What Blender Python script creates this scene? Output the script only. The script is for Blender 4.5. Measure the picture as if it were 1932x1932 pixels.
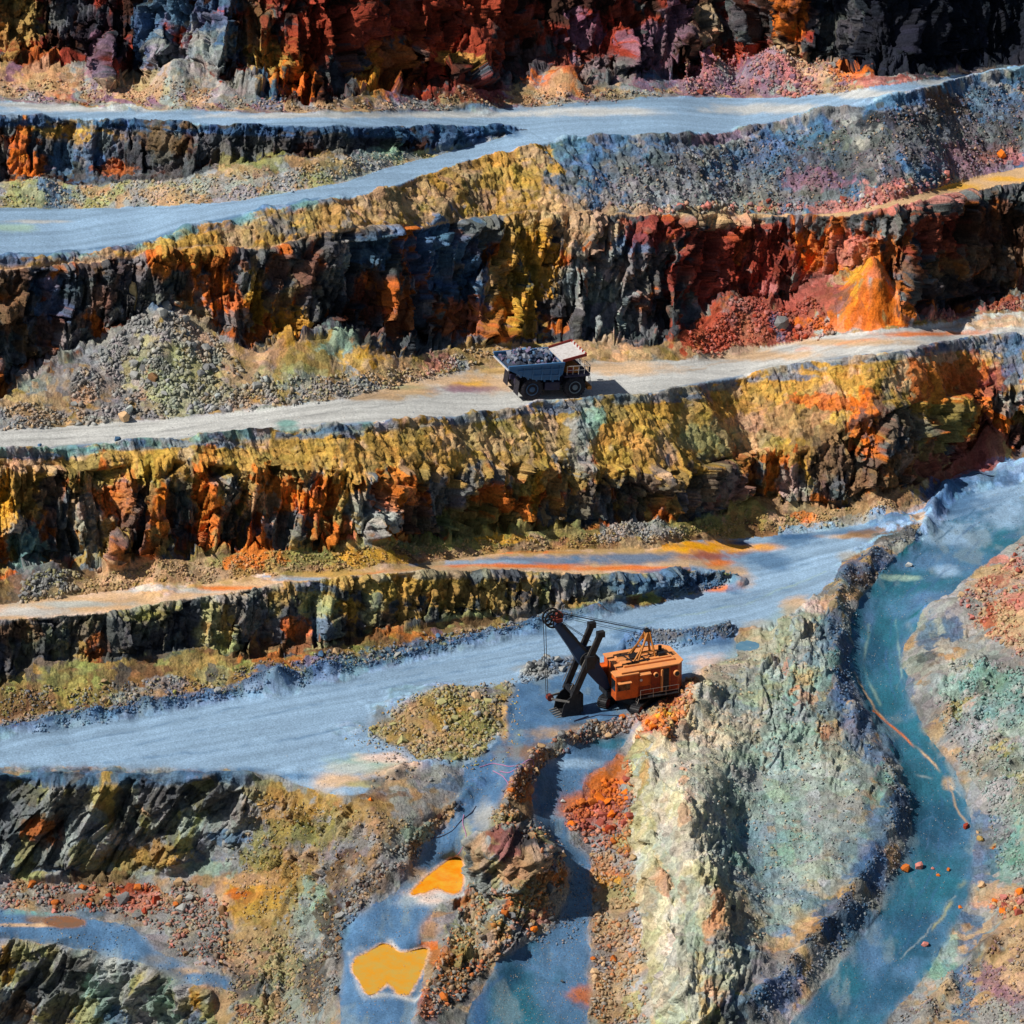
import bpy, bmesh, math, random
import numpy as np
from concurrent.futures import ThreadPoolExecutor
POOL = ThreadPoolExecutor(4)
from mathutils import Vector, Matrix, Euler

for o in list(bpy.data.objects):
    bpy.data.objects.remove(o)
scene = bpy.context.scene
COL = scene.collection
rnd = random.Random(7)
STEP = 1.5; ROCKS_ON = True      # grid step of the terrain

# ------------------------------------------------------------------ camera, sky, sun, exposure
PITCH = math.radians(23.0)
HALF = math.radians(7.0)
DIST = 448.0
LOOK = np.array([0.0, 0.0, 16.0])
CAM = LOOK + DIST * np.array([0.0, -math.cos(PITCH), math.sin(PITCH)])
cam_d = bpy.data.cameras.new('camera')
cam_d.sensor_width = 36
cam_d.lens = 18 / math.tan(HALF)
cam_d.clip_start = 1.0
cam_d.clip_end = 5000
cam = bpy.data.objects.new('camera', cam_d)
COL.objects.link(cam)
cam.location = CAM
cam.rotation_euler = (math.pi / 2 - PITCH, 0, 0)
scene.camera = cam

SUN_EL = math.radians(47)
SUN_FRONT = math.radians(22)          # the sun stands left of the picture, a little on the camera's side
world = bpy.data.worlds.new('World')
scene.world = world
world.use_nodes = True
wn = world.node_tree
bg = wn.nodes['Background']
sky = wn.nodes.new('ShaderNodeTexSky')
sky.sky_type = 'NISHITA'
sky.sun_disc = False
sky.sun_elevation = SUN_EL
sky.sun_rotation = math.radians(270) - SUN_FRONT
wn.links.new(sky.outputs[0], bg.inputs[0])
bg.inputs[1].default_value = 0.05
sun_d = bpy.data.lights.new('sun', 'SUN')
sun_d.energy = 5.0
sun_d.angle = math.radians(0.5)
sun_d.color = (1.0, 0.955, 0.88)
sun = bpy.data.objects.new('sun', sun_d)
COL.objects.link(sun)
sdir = Vector((-math.cos(SUN_FRONT) * math.cos(SUN_EL), -math.sin(SUN_FRONT) * math.cos(SUN_EL), math.sin(SUN_EL)))
sun.rotation_euler = sdir.to_track_quat('Z', 'Y').to_euler()
scene.view_settings.view_transform = 'Standard'
scene.view_settings.look = 'None'
scene.view_settings.exposure = 0.0
scene.view_settings.gamma = 1.0
scene.cycles.diffuse_bounces = 1

# ------------------------------------------------------------------ helpers
S = 966.0
TH = math.tan(HALF)
def rays(u, v):
    x = (u - S) / S * TH
    y = -(v - S) / S * TH
    c, s = math.cos(PITCH), math.sin(PITCH)
    # forward (0,c,-s), up (0,s,c)
    return x, c + y * s, -s + y * c
def at_z(u, v, z):
    rx, ry, rz = rays(u, v)
    t = (z - CAM[2]) / rz
    return CAM[0] + rx * t, CAM[1] + ry * t, z + 0 * t

def lin(c):
    c = np.asarray(c, dtype=np.float64) / 255.0
    return np.where(c <= 0.04045, c / 12.92, ((c + 0.055) / 1.055) ** 2.4)

# ---- numpy noise
_r = np.random.RandomState(11)
PERM = _r.permutation(4096).astype(np.int32)
_g = _r.normal(size=(4096, 3)); _g /= np.linalg.norm(_g, axis=1)[:, None]
GR = _g.astype(np.float32)
RV = _r.rand(4096, 6).astype(np.float32)
def _hash(i, j, k, seed):
    return PERM[(PERM[(PERM[(i + seed * 131) & 4095] + j) & 4095] + k) & 4095]
def perlin(x, y, z, seed=0):
    x = np.asarray(x, np.float32); y = np.asarray(y, np.float32); z = np.asarray(z, np.float32) + np.float32(0.37)
    xi = np.floor(x).astype(np.int32); yi = np.floor(y).astype(np.int32); zi = np.floor(z).astype(np.int32)
    fx = x - xi; fy = y - yi; fz = z - zi
    wx = fx * fx * fx * (fx * (fx * 6 - 15) + 10); wy = fy * fy * fy * (fy * (fy * 6 - 15) + 10); wz = fz * fz * fz * (fz * (fz * 6 - 15) + 10)
    out = 0
    for a in (0, 1):
        ax = wx if a else 1 - wx
        for b in (0, 1):
            ab = ax * (wy if b else 1 - wy)
            for c in (0, 1):
                h = _hash(xi + a, yi + b, zi + c, seed)
                g = GR[h]
                out = out + ab * (wz if c else 1 - wz) * (g[..., 0] * (fx - a) + g[..., 1] * (fy - b) + g[..., 2] * (fz - c))
    return out * 1.5
def par(fn):
    """run a point-wise noise in slices on all cores"""
    def g(x, y, z, *k, **kw):
        x, y, z = np.broadcast_arrays(x, y, z)
        if x.size < 60000: return fn(x, y, z, *k, **kw)
        sh = x.shape; x = x.reshape(-1); y = y.reshape(-1); z = z.reshape(-1)
        n = max(4, x.size // 60000); e = np.linspace(0, x.size, n + 1).astype(int)
        rs = list(POOL.map(lambda i: fn(x[e[i]:e[i + 1]], y[e[i]:e[i + 1]], z[e[i]:e[i + 1]], *k, **kw), range(n)))
        if isinstance(rs[0], tuple):
            return tuple(np.concatenate([r[q] for r in rs]).reshape(sh + rs[0][q].shape[1:]) for q in range(len(rs[0])))
        return np.concatenate(rs).reshape(sh)
    return g
perlin = par(perlin)
def fbm(x, y, z, octv=4, seed=0, gain=0.5, ridged=False):
    tot = 0; amp = 1.0; f = 1.0; nrm = 0
    for o in range(octv):
        n = perlin(x * f, y * f, z * f, seed + o * 7)
        if ridged: n = 1 - 2 * np.abs(n)
        tot = tot + n * amp; nrm += amp; amp *= gain; f *= 2.03
    return tot / nrm
def cells(x, y, z, seed=0, facet=False):
    """nearest cell: F1 distance, F2-F1, random values of the cell (and its tilted facet)"""
    x = np.asarray(x, np.float32); y = np.asarray(y, np.float32); z = np.asarray(z, np.float32)
    xi = np.floor(x - 0.5).astype(np.int32); yi = np.floor(y - 0.5).astype(np.int32); zi = np.floor(z - 0.5).astype(np.int32)
    d1 = np.full(x.shape, 9.0, np.float32); d2 = d1.copy(); hb = np.zeros(x.shape, np.int32)
    fac = np.zeros(x.shape, np.float32)
    for a in (0, 1):
        for b in (0, 1):
            for c in (0, 1):
                h = _hash(xi + a, yi + b, zi + c, seed)
                r = RV[h]
                dx = x - (xi + a + 0.2 + 0.6 * r[..., 0]); dy = y - (yi + b + 0.2 + 0.6 * r[..., 1]); dz = z - (zi + c + 0.2 + 0.6 * r[..., 2])
                d = np.sqrt(dx * dx + dy * dy + dz * dz)
                m = d < d1
                d2 = np.where(m, d1, np.minimum(d2, d))
                if facet:
                    g = GR[h]
                    fac = np.where(m, dx * g[..., 0] + dy * g[..., 1] + dz * g[..., 2], fac)
                d1 = np.where(m, d, d1); hb = np.where(m, h, hb)
    rr = RV[hb]
    if facet: return d1, d2 - d1, rr, fac + (rr[..., 3] - 0.5) * 0.9
    return d1, d2 - d1, rr
cells = par(cells)
def sm(a, b, x):
    t = np.clip((x - a) / (b - a), 0, 1)
    return t * t * (3 - 2 * t)
def inpoly(u, v, poly):
    inside = np.zeros(u.shape, bool)
    n = len(poly)
    for i in range(n):
        x1, y1 = poly[i]; x2, y2 = poly[(i + 1) % n]
        if y1 == y2: continue
        cond = ((v >= min(y1, y2)) & (v < max(y1, y2)))
        xs = x1 + (v - y1) * (x2 - x1) / (y2 - y1)
        inside ^= cond & (u < xs)
    return inside
def blur(a, r, axis, it=2):
    if r < 1: return a
    k = 2 * r + 1
    for _ in range(it):
        p = [(0, 0)] * a.ndim; p[axis] = (r + 1, r)
        c = np.cumsum(np.pad(a, p, mode='edge').astype(np.float64), axis=axis)
        sl1 = [slice(None)] * a.ndim; sl2 = [slice(None)] * a.ndim
        sl1[axis] = slice(k, None); sl2[axis] = slice(0, -k)
        a = (c[tuple(sl1)] - c[tuple(sl2)]) / k
    return a

# ------------------------------------------------------------------ plan of the pit: its edges, benches and roads
def C(*pts):
    p = np.array(pts, float).reshape(-1, 2)
    return lambda u: np.interp(u, p[:, 0], p[:, 1])
R1t = C(-400,180, 0,192, 200,205, 400,212, 600,214, 800,212, 1000,203, 1100,194, 1250,184, 1500,186, 1641,168, 1781,147, 1932,128, 2300,90)
R1b = C(-400,205, 0,222, 200,226, 400,238, 600,242, 800,243, 960,241, 1000,245, 1041,269, 1100,262, 1200,262, 1308,261, 1414,245, 1501,228, 1605,203, 1693,186, 1763,172, 1833,153, 1932,136, 2300,100)
R2t = C(-400,392, 0,392, 140,394, 315,389, 455,378, 560,360, 650,343, 733,315, 838,290, 925,266, 975,247, 1000,245, 1041,269, 1100,262, 1200,262, 1308,261, 1414,245, 1501,228, 1605,203, 1693,186, 1763,172, 1833,153, 1932,136, 2300,100)
CR2 = C(-400,500, 0,494, 100,489, 200,476, 270,466, 330,446, 400,428, 500,404, 595,385, 676,373, 743,355, 838,320, 943,294, 1035,273, 1041,271, 1100,264, 1200,264, 1308,263, 1414,247, 1501,230, 1605,205, 1693,188, 1763,174, 1833,155, 1932,138, 2300,102)
LDt = C(-400,515, 0,508, 200,494, 330,470, 400,465, 500,470, 600,440, 700,425, 800,428, 900,410, 1000,400, 1100,402, 1200,405, 1450,406, 1600,400, 1650,390, 1780,352, 1932,312, 2300,240)
LDb = C(-400,517, 0,510, 200,496, 330,472, 400,467, 500,472, 600,442, 700,427, 800,430, 900,412, 1000,402, 1100,404, 1200,407, 1450,409, 1600,407, 1690,390, 1780,370, 1932,344, 2300,280)
TT2 = C(-400,760, 0,750, 60,716, 130,692, 180,655, 250,622, 330,604, 400,625, 440,650, 500,668, 560,655, 640,630, 700,662, 760,674, 850,655, 930,652, 1000,645, 1100,642, 1200,655, 1270,645, 1330,605, 1400,582, 1450,592, 1520,575, 1570,540, 1620,500, 1680,510, 1700,590, 1720,606, 1850,600, 1932,574, 2300,520)
R3t = C(-400,835, 0,813, 140,803, 280,793, 455,779, 560,764, 640,755, 733,734, 785,716, 873,701, 1000,690, 1118,684, 1280,680, 1448,658, 1553,634, 1728,618, 1932,596, 2300,550)
R3b = C(-400,880, 0,853, 87,850, 210,840, 385,828, 525,812, 640,806, 715,799, 855,791, 943,780, 1013,765, 1153,753, 1256,741, 1360,721, 1500,693, 1622,675, 1744,658, 1849,641, 1932,635, 2300,585)
M3 = C(-400,930, 0,880, 150,900, 300,880, 500,880, 700,900, 800,880, 900,880, 1000,880, 1100,880, 1200,890, 1300,880, 1400,860, 1500,850, 1600,800, 1750,750, 1932,720, 2300,650)
TT3 = C(-400,1110, 0,1096, 45,1081, 140,1073, 227,1081, 297,1071, 383,1052, 557,1046, 676,1034, 803,1034, 908,1008, 1048,998, 1150,1000, 1200,990, 1270,985, 1350,975, 1420,950, 1500,957, 1560,960, 1600,958, 1680,936, 1750,902, 1800,876, 1850,850, 1932,862, 2300,800)
B4t = C(-400,1165, 0,1141, 87,1130, 175,1120, 280,1108, 385,1102, 490,1088, 640,1076, 768,1067, 872,1053, 942,1043, 1118,1036, 1222,1036, 1300,1020, 1400,1016, 1470,1010, 1560,1000, 1620,990, 1700,984, 1740,965, 1800,918, 1850,897, 1932,882, 2300,820)
B4b = C(-400,1215, 0,1172, 140,1163, 245,1151, 315,1137, 420,1123, 525,1105, 640,1090, 803,1081, 978,1079, 1101,1084, 1188,1088, 1293,1076, 1396,1094, 1450,1080, 1600,1045, 1932,935, 2300,840)
TT4 = C(-400,1330, 0,1298, 35,1270, 70,1243, 210,1250, 315,1232, 385,1218, 455,1250, 560,1238, 676,1216, 733,1200, 838,1172, 978,1162, 1065,1150, 1200,1125, 1300,1105, 1396,1094, 1450,1080, 1600,1045, 1932,935, 2300,840)
R5t = C(-400,1470, 0,1389, 35,1379, 245,1350, 420,1319, 640,1278, 803,1239, 943,1204, 1023,1181, 1118,1165, 1222,1145, 1303,1123, 1396,1094, 1450,1080, 1600,1045, 1932,935, 2300,840)
# heights measured on the lower pit: (u, v, z)
PTS = np.array([float(t) for t in '''
-400 1480 0 -400 1600 -6 -400 1750 -12 -400 2000 -22 -400 2250 -26 -200 1420 0 -200 1500 -2 -200 1650 -10 -200 1740 -13 -200 1950 -22 -200 2250 -26
0 1400 0 0 1440 0 0 1470 0.2 0 1480 -0.6 0 1560 -6 0 1650 -11 0 1700 -12.4 0 1725 -13 0 1765 -13 0 1785 -14 0 1850 -18.5 0 1932 -23 0 2050 -25 0 2250 -26
130 1380 0 130 1445 0 130 1472 0.2 130 1485 -0.8 130 1560 -6 130 1640 -10.5 130 1700 -12.3 130 1730 -13 130 1770 -13 130 1795 -14.2 130 1850 -18 130 1932 -22.5
260 1360 0 260 1450 0 260 1472 0.2 260 1485 -0.7 260 1560 -5.6 260 1640 -10.2 260 1700 -12 260 1750 -13 260 1800 -13.2 260 1830 -14.5 260 1880 -18 260 1932 -21 260 2050 -24 260 2250 -26
380 1340 0 380 1450 0 380 1475 0.2 380 1490 -0.7 380 1550 -4.6 380 1620 -8.8 380 1700 -11.6 380 1780 -13 380 1840 -13.6 380 1870 -14.6 380 1932 -18.5
460 1310 0 460 1450 0 460 1478 0 460 1520 -2.2 460 1600 -6.6 460 1700 -10.8 460 1800 -13.5 460 1870 -14.6 460 1932 -16 460 2050 -20 460 2250 -24
560 1300 0 560 1400 0 560 1465 0 560 1500 -1.5 560 1600 -5.6 560 1700 -9.6 560 1800 -13 560 1932 -15
650 1290 0 650 1400 0 650 1500 0.2 650 1540 -1.2 650 1620 -4.6 620 1700 -8 630 1780 -10 620 1880 -11.2 600 1932 -13
720 1480 0.3 700 1540 -0.6 720 1600 -2.6 720 1660 -5.4 680 1720 -7.5
780 1250 0 780 1420 0 780 1460 0.3 800 1520 -0.6 780 1570 -2.4 760 1620 -4.4
850 1440 0.1 850 1480 -0.3 860 1520 -1.6 840 1560 -3.0 810 1610 -5.0 850 1640 -5.9 860 1622 -5.6 780 1680 -6 870 1690 -6 820 1710 -6.4 740 1730 -7.6 700 1760 -8.2 660 1800 -8.9 720 1840 -9 790 1840 -9 720 1900 -9.3 680 1932 -9.6 720 2050 -11 720 2250 -14
900 1200 0 900 1400 0 920 1430 -0.2 900 1480 -1.0 900 1540 -2.2
960 1300 0 960 1400 -0.1 940 1480 -0.8 1000 1350 0 1050 1220 0 1050 1330 0 1100 1250 0 1100 1330 0 1100 1370 0 1150 1340 0 1150 1300 0 1200 1330 0 1200 1290 0 1250 1310 0 1250 1270 0 1200 1210 0 1300 1160 0 1300 1220 0
1020 1405 0 980 1430 0.4 1000 1440 0.6 960 1480 0.4 940 1530 0.1 940 1570 -0.3 1070 1388 0.6 1150 1365 0.6 1220 1345 0.7
890 1590 -1.2 960 1590 -0.6 1020 1595 -1.6 880 1640 -5.4 920 1640 -3.4 980 1640 -3.4 885 1690 -6.3 930 1690 -6.2 990 1690 -5.9 1030 1650 -4.6 900 1740 -7.4 960 1740 -7.2 880 1790 -8.2 930 1790 -8.0 860 1850 -8.6 850 1932 -10.6 820 1900 -9.2 820 1830 -8.2
1030 1430 -1.2 1060 1420 -1.2 1130 1400 -1.2 1190 1385 -0.8 1180 1430 -2.0 1060 1480 -2.6 1020 1520 -3.2 1040 1580 -4.6 1090 1560 -4.4 1080 1650 -6.8 1110 1700 -8.2 1060 1750 -9 1000 1800 -9.8 1080 1850 -10.6 960 1880 -10.6 1050 1932 -11.4 920 1932 -11 1000 2050 -13 1000 2250 -16
1160 1480 -2.8 1160 1550 -4.6 1160 1620 -6.2 1170 1700 -8.2 1180 1780 -9.8 1190 1860 -11.2 1200 1932 -12.4
1215 1400 -0.6 1210 1480 -1.6 1225 1550 -3.0 1240 1620 -4.6 1255 1700 -6.0 1280 1780 -6.9 1310 1860 -7.8 1325 1932 -9.2 1300 2050 -13 1300 2250 -17
1290 1290 1.6 1270 1340 1.3 1250 1390 1.2 1330 1260 1.0 1300 1400 0 1280 1470 0.9 1320 1440 0.6 1300 1550 -0.4 1320 1640 -2.4 1345 1700 -4.2 1345 1760 -5.8 1380 1800 -7.4
1380 1230 0.3 1410 1218 0.2 1450 1190 0.8 1480 1150 1.0 1400 1300 0.3 1400 1400 -0.8 1400 1500 -3.2 1400 1570 -5.4 1420 1640 -6.6 1450 1700 -7.4
1490 1220 1.2 1500 1300 0.4 1500 1400 -1.6 1500 1500 -4.0 1500 1600 -5.8 1500 1700 -7.4 1440 1760 -8.6
1560 1150 1.4 1560 1250 0.6 1580 1330 -0.8 1610 1400 -2.0 1650 1470 -3.2 1670 1530 -4.4 1650 1600 -5.6 1600 1680 -7.0 1540 1760 -8.4 1460 1850 -10 1390 1932 -11.4
1600 1080 1.6 1640 1045 1.6 1700 1020 1.4 1740 990 1.6
1640 1130 -0.6 1620 1200 -1.6 1625 1290 -2.9 1660 1350 -3.7 1700 1420 -4.8 1735 1490 -6.0 1735 1560 -7.0 1700 1650 -8.3 1640 1740 -9.8 1560 1850 -11.6 1490 1932 -12.8
1700 1080 0 1690 1180 -1.5 1680 1260 -2.4 1720 1340 -3.6 1770 1430 -4.9 1810 1520 -6.3 1820 1620 -7.8 1800 1700 -8.7 1740 1790 -10.2 1680 1870 -11.6 1620 1932 -12.8 1560 2050 -14 1560 2250 -18
1400 1130 0 1450 1120 0.1 1500 1090 0.2 1600 1040 0.5 1700 1000 0.9 1780 960 1.4 1850 960 1.7 1932 930 2.2 1850 1020 1.0 1932 1000 2.0 2050 950 3 2300 900 4
1780 1090 0.4 1760 1150 0.6 1740 1220 -0.2 1740 1300 -0.9 1780 1360 -2.0 1850 1150 2.0 1850 1230 1.2 1932 1080 3.2 1932 1180 3.6 2050 1100 5 2300 1050 7
1850 1310 0 1932 1280 2.2 1850 1400 -2.4 1870 1480 -3.8 1932 1400 -0.8 1932 1500 -3.0 1880 1560 -6.4 1880 1640 -7.6 1932 1620 -6.0 1932 1700 -7.0 1850 1740 -9.2 1840 1800 -9.9 1790 1850 -11 1750 1932 -12 1870 1800 -8.4 1932 1740 -6.4 1932 1830 -8 1932 1932 -10 1850 1900 -10
2100 1300 4 2100 1500 -1 2100 1700 -5 2100 1932 -9 2300 1300 5 2300 1600 -2 2300 1932 -8 2000 2250 -16 2300 2250 -15
'''.split()]).reshape(-1, 3)

def seg(a, b, n): return list(np.linspace(a, b, n, endpoint=False))
def axis(lo, fine0, fine1, hi, st, coarse):
    return np.array(seg(lo, fine0, int((fine0 - lo) / coarse)) + seg(fine0, fine1, int((fine1 - fine0) / st)) + list(np.linspace(fine1, hi, int((hi - fine1) / coarse))))
uu = axis(-300, -12, 1944, 2230, STEP, STEP * 4)
vv = axis(-420, -12, 1944, 2180, STEP, STEP * 4)
U, V = np.meshgrid(uu, vv)      # rows follow v
NR, NC = U.shape

def rbf_grid():
    P = PTS[:, :2] / 100.0
    D = np.linalg.norm(P[:, None] - P[None], axis=2)
    n = len(P)
    A = np.zeros((n + 3, n + 3)); A[:n, :n] = D + np.eye(n) * -0.02
    Q = np.c_[np.ones(n), P]; A[:n, n:] = Q; A[n:, :n] = Q.T
    w = np.linalg.solve(A, np.r_[PTS[:, 2], 0, 0, 0])
    gu = np.arange(-420, 2340, 9.0); gv = np.arange(780, 2300, 9.0)
    GU, GV = np.meshgrid(gu / 100, gv / 100)
    Z = w[n] + w[n + 1] * GU + w[n + 2] * GV
    for i in range(n):
        Z = Z + w[i] * np.hypot(GU - P[i, 0], GV - P[i, 1])
    return gu, gv, Z
gu, gv, GZ = rbf_grid()
def bil(gx, gy, G, x, y):
    fx = np.clip((x - gx[0]) / (gx[1] - gx[0]), 0, len(gx) - 1.001); fy = np.clip((y - gy[0]) / (gy[1] - gy[0]), 0, len(gy) - 1.001)
    i = fx.astype(int); j = fy.astype(int); fx = fx - i; fy = fy - j
    return (G[j, i] * (1 - fx) + G[j, i + 1] * fx) * (1 - fy) + (G[j + 1, i] * (1 - fx) + G[j + 1, i + 1] * fx) * fy

# level by level from the main road upwards. kinds: 0 road, 1 talus, 2 cliff, 3 soft slope
def kf(th): return 0.0600 / (1 + math.tan(PITCH) / np.tan(np.radians(th)))
u1 = uu
M3_ = M3(u1) + 22 * perlin(u1 / 140, u1 * 0 + .3, u1 * 0 + 3, 14)
curves = [R5t(u1), TT4(u1), B4b(u1), B4t(u1), TT3(u1), M3_, R3b(u1), R3t(u1), TT2(u1), LDb(u1), LDt(u1), CR2(u1), R2t(u1)]
TT1 = C(-400,350, 0,340, 100,345, 200,352, 300,345, 400,322, 500,300, 600,296, 680,288, 760,290, 838,280, 925,262, 975,247, 1000,245, 1041,269, 1100,262, 1200,262, 1308,261, 1414,245, 1501,228, 1605,203, 1693,186, 1763,172, 1833,153, 1932,136, 2300,100)
TT0 = C(-400,130, 0,115, 100,130, 160,115, 200,170, 300,150, 360,110, 420,160, 540,196, 620,195, 720,165, 800,190, 900,175, 1000,150, 1050,125, 1100,165, 1200,150, 1290,150, 1350,132, 1410,125, 1440,80, 1520,120, 1580,135, 1650,140, 1750,140, 1932,122, 2300,85)
curves += [TT1(u1), R1b(u1), R1t(u1), TT0(u1), -60 + 0 * u1, -430 + 0 * u1]
for i in range(1, len(curves)): curves[i] = np.minimum(curves[i], curves[i - 1] - 0.01)
kinds = [1, 2, 0, 1, 2, 3, 0, 1, 2, 0, 3, 0, 1, 2, 0, 1, 2, 3]
names = ['t4', 'k4', 'b4', 't3', 'k3', 's3', 'r3', 't2', 'k2', 'ld', 's2', 'r2', 't1', 'k1', 'r1', 't0', 'k0', 'top']
angs = [34, 70, 0, 34, 68, 54, 0, 34, 66, 0, 42, 0, 34, 66, 0, 32, 66, 50]
Zc = [bil(gu, gv, GZ, u1, curves[0])]
lr = lambda l, r: l + (r - l) * np.clip(u1 / 1932, 0, 1)
blocks = [(0, 2, lr(42, 58)), (3, 6, np.interp(u1, [0, 1500, 1650, 1932], [52, 59, 68, 66])), (7, 9, np.interp(u1, [0, 1560, 1700, 1932], [49, 57, 64, 64])), (10, 11, 40), (12, 14, lr(42, 52)), (15, 17, np.interp(u1, [0, 1400, 1450, 1515, 1545, 1932], [55, 59, 84, 87, 64, 64])), (17, 18, lr(55, 66))]
RECESS = {'k3': [(95,45,45),(240,16,24),(345,22,34),(440,14,26),(800,40,26),(905,14,20),(1000,20,24),(1120,60,30),(1335,40,40),(1440,16,20),(1590,80,45),(1700,40,45)],
          'k4': [(50,30,26),(200,100,26),(720,16,22),(640,22,16),(860,12,16),(330,20,20)],
          'k2': [(110,110,55),(400,36,26),(560,70,30),(700,50,24),(840,40,20),(1430,125,48),(1815,106,75),(1960,80,75)],
          'k0': [(130,50,45),(70,20,30),(650,26,30),(740,18,30),(810,20,26),(1000,44,40),(1130,18,26),(1225,36,45),(1400,50,45),(1765,215,85)],
          'k1': [(280,40,14),(580,70,14),(750,30,14)]}
zi = {0: Zc[0]}
i = 0
while i < len(kinds):
    if kinds[i] == 0:
        zi[i + 1] = zi[i].copy(); i += 1; continue
    b = [q for q in blocks if q[0] == i][0]
    tot = (curves[b[0]] - curves[b[1]]) * kf(b[2])
    w = [(curves[j] - curves[j + 1]) * kf(angs[j]) for j in range(b[0], b[1])]
    sw = sum(w) + 1e-6; acc = 0
    for j in range(b[0], b[1]):
        acc = acc + w[j - b[0]]
        zi[j + 1] = zi[b[0]] + tot * acc / sw
    i = b[1]
cv = np.array(curves)                # decreasing with index
cz = np.array([zi[j] for j in range(len(curves))])
kb = int(22 / STEP)
cz0 = cz.copy()
cz = blur(cz, kb, 1, 2)
cz[0] = cz0[0]
Z = bil(gu, gv, GZ, U, V)
KID = np.full(U.shape, -1, np.int32)     # strip number, -1 is the lower pit
FR = np.zeros(U.shape, np.float32)
for j in range(len(kinds)):
    lo = cv[j + 1][None, :]; hi = cv[j][None, :]
    m = (V < hi) & (V >= lo)
    f = (hi - V) / np.maximum(hi - lo, 0.01)
    g = f
    if names[j] in RECESS:      # bays in the wall: a floor behind the toe, then a sheer back
        span = np.maximum(hi - lo, 1.0) + 0 * V
        dep = np.zeros(U.shape, np.float32)
        wb = 9 * np.sin(V / 23.0 + U / 90) + 5 * np.sin(V / 9.0 + U / 50)
        for (ru, rw, rd) in RECESS[names[j]]:
            d_ = np.abs(U - ru + 0.15 * (V - hi) + wb)
            dep = np.maximum(dep, rd * (1 - sm(rw - 4, rw + 6, d_)))
        uw_ = U + 0.15 * (V - hi) + 0.5 * wb
        cr = fbm(uw_ / 62, V / 300, V * 0 + j * 3.1, 3, 90 + j, 0.6, True)
        bt = perlin(uw_ / 110, V / 400, V * 0 + j * 5.7, 95 + j)
        dep = np.maximum(dep, np.minimum(span, 220) * (0.17 * sm(0.46, 0.54, cr) + 0.12 * sm(0.1, 0.22, bt)))
        fmax = np.clip(1 - (cz[j + 1] - cz[j])[None, :] / (span * 0.058), 0, 0.7)
        f0 = np.minimum(dep / span, fmax)
        g = np.where(f0 > 0, np.clip((f - f0) / (1 - f0), 0, 1), f)
    Z = np.where(m, cz[j][None, :] * (1 - g) + cz[j + 1][None, :] * g, Z)
    KID = np.where(m, j, KID); FR = np.where(m, f, FR)
# ------------------------------------------------------------------ flat ground of the lower pit
def P2(s): a = [float(t) for t in s.split()]; return [(a[i], a[i + 1]) for i in range(0, len(a), 2)]
MOUND = P2('690 1385 740 1350 800 1320 860 1300 955 1288 968 1300 945 1345 950 1372 925 1400 915 1425 880 1437 840 1430 800 1432 740 1400')
MAIN = P2('-400 1300 0 1300 400 1200 900 1000 1300 1000 1932 850 2300 820 2300 900 1932 960 1800 960 1740 985 1650 1030 1590 1060 1570 1100 1500 1150 1450 1180 1400 1185 1385 1240 1310 1262 1290 1300 1240 1332 1180 1362 1090 1385 1010 1430 960 1440 900 1445 820 1450 735 1468 700 1490 660 1507 600 1492 520 1462 450 1454 300 1447 0 1448 -400 1450')
TRK1 = P2('960 1290 1010 1285 1060 1275 1150 1260 1240 1330 1190 1360 1090 1385 1010 1430 960 1490 915 1560 880 1600 872 1690 830 1705 790 1740 795 1790 805 1830 780 1932 780 2200 640 2200 640 1932 645 1830 640 1770 670 1740 730 1700 760 1660 800 1600 850 1560 870 1500 880 1450 940 1400 950 1370')
TRK2 = P2('1200 1385 1150 1440 1107 1465 1105 1530 1070 1540 1075 1590 1120 1620 1115 1690 1110 1760 1110 1932 1110 2200 850 2200 880 1932 900 1880 943 1810 1000 1780 1045 1740 1065 1700 1070 1640 1055 1600 1010 1560 1000 1500 1010 1450 1060 1420 1120 1395')
RAMP = P2('2300 880 1932 890 1850 900 1760 960 1740 1000 1720 1030 1670 1070 1625 1130 1605 1200 1605 1290 1640 1370 1700 1460 1725 1550 1690 1650 1640 1750 1560 1850 1490 1932 1400 2200 1600 2200 1670 1932 1740 1850 1790 1770 1832 1690 1840 1580 1820 1500 1790 1440 1740 1370 1705 1300 1705 1220 1740 1160 1800 1110 1860 1060 1932 1010 2300 1000')
BENCH = P2('-400 1715 -50 1715 100 1722 250 1745 290 1790 330 1810 430 1845 440 1870 350 1853 260 1818 180 1793 60 1775 -50 1768 -400 1768')
CL1 = P2('-400 1475 -50 1475 150 1472 300 1478 450 1470 470 1500 430 1540 400 1600 330 1650 200 1665 -50 1660 -400 1660')
CL2 = P2('-400 1770 -50 1770 60 1778 180 1796 270 1822 400 1872 420 1960 400 2200 -400 2200')
OUTC = P2('878 1580 960 1568 1010 1575 1050 1605 1060 1660 1000 1700 975 1760 900 1795 868 1760 868 1600')
RIDGE = P2('1310 1275 1335 1310 1250 1400 1240 1420 1300 1500 1330 1600 1370 1700 1400 1800 1380 2000 1380 2200 1240 2200 1232 1932 1215 1750 1190 1600 1182 1480 1200 1390 1250 1340')
RIBS = P2('1440 1160 1500 1120 1560 1130 1560 1250 1530 1330 1500 1400 1460 1400 1440 1300')
BANK = P2('1780 1300 1800 1240 1850 1230 1932 1290 1990 1350 1990 1560 1890 1470 1830 1430')

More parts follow.
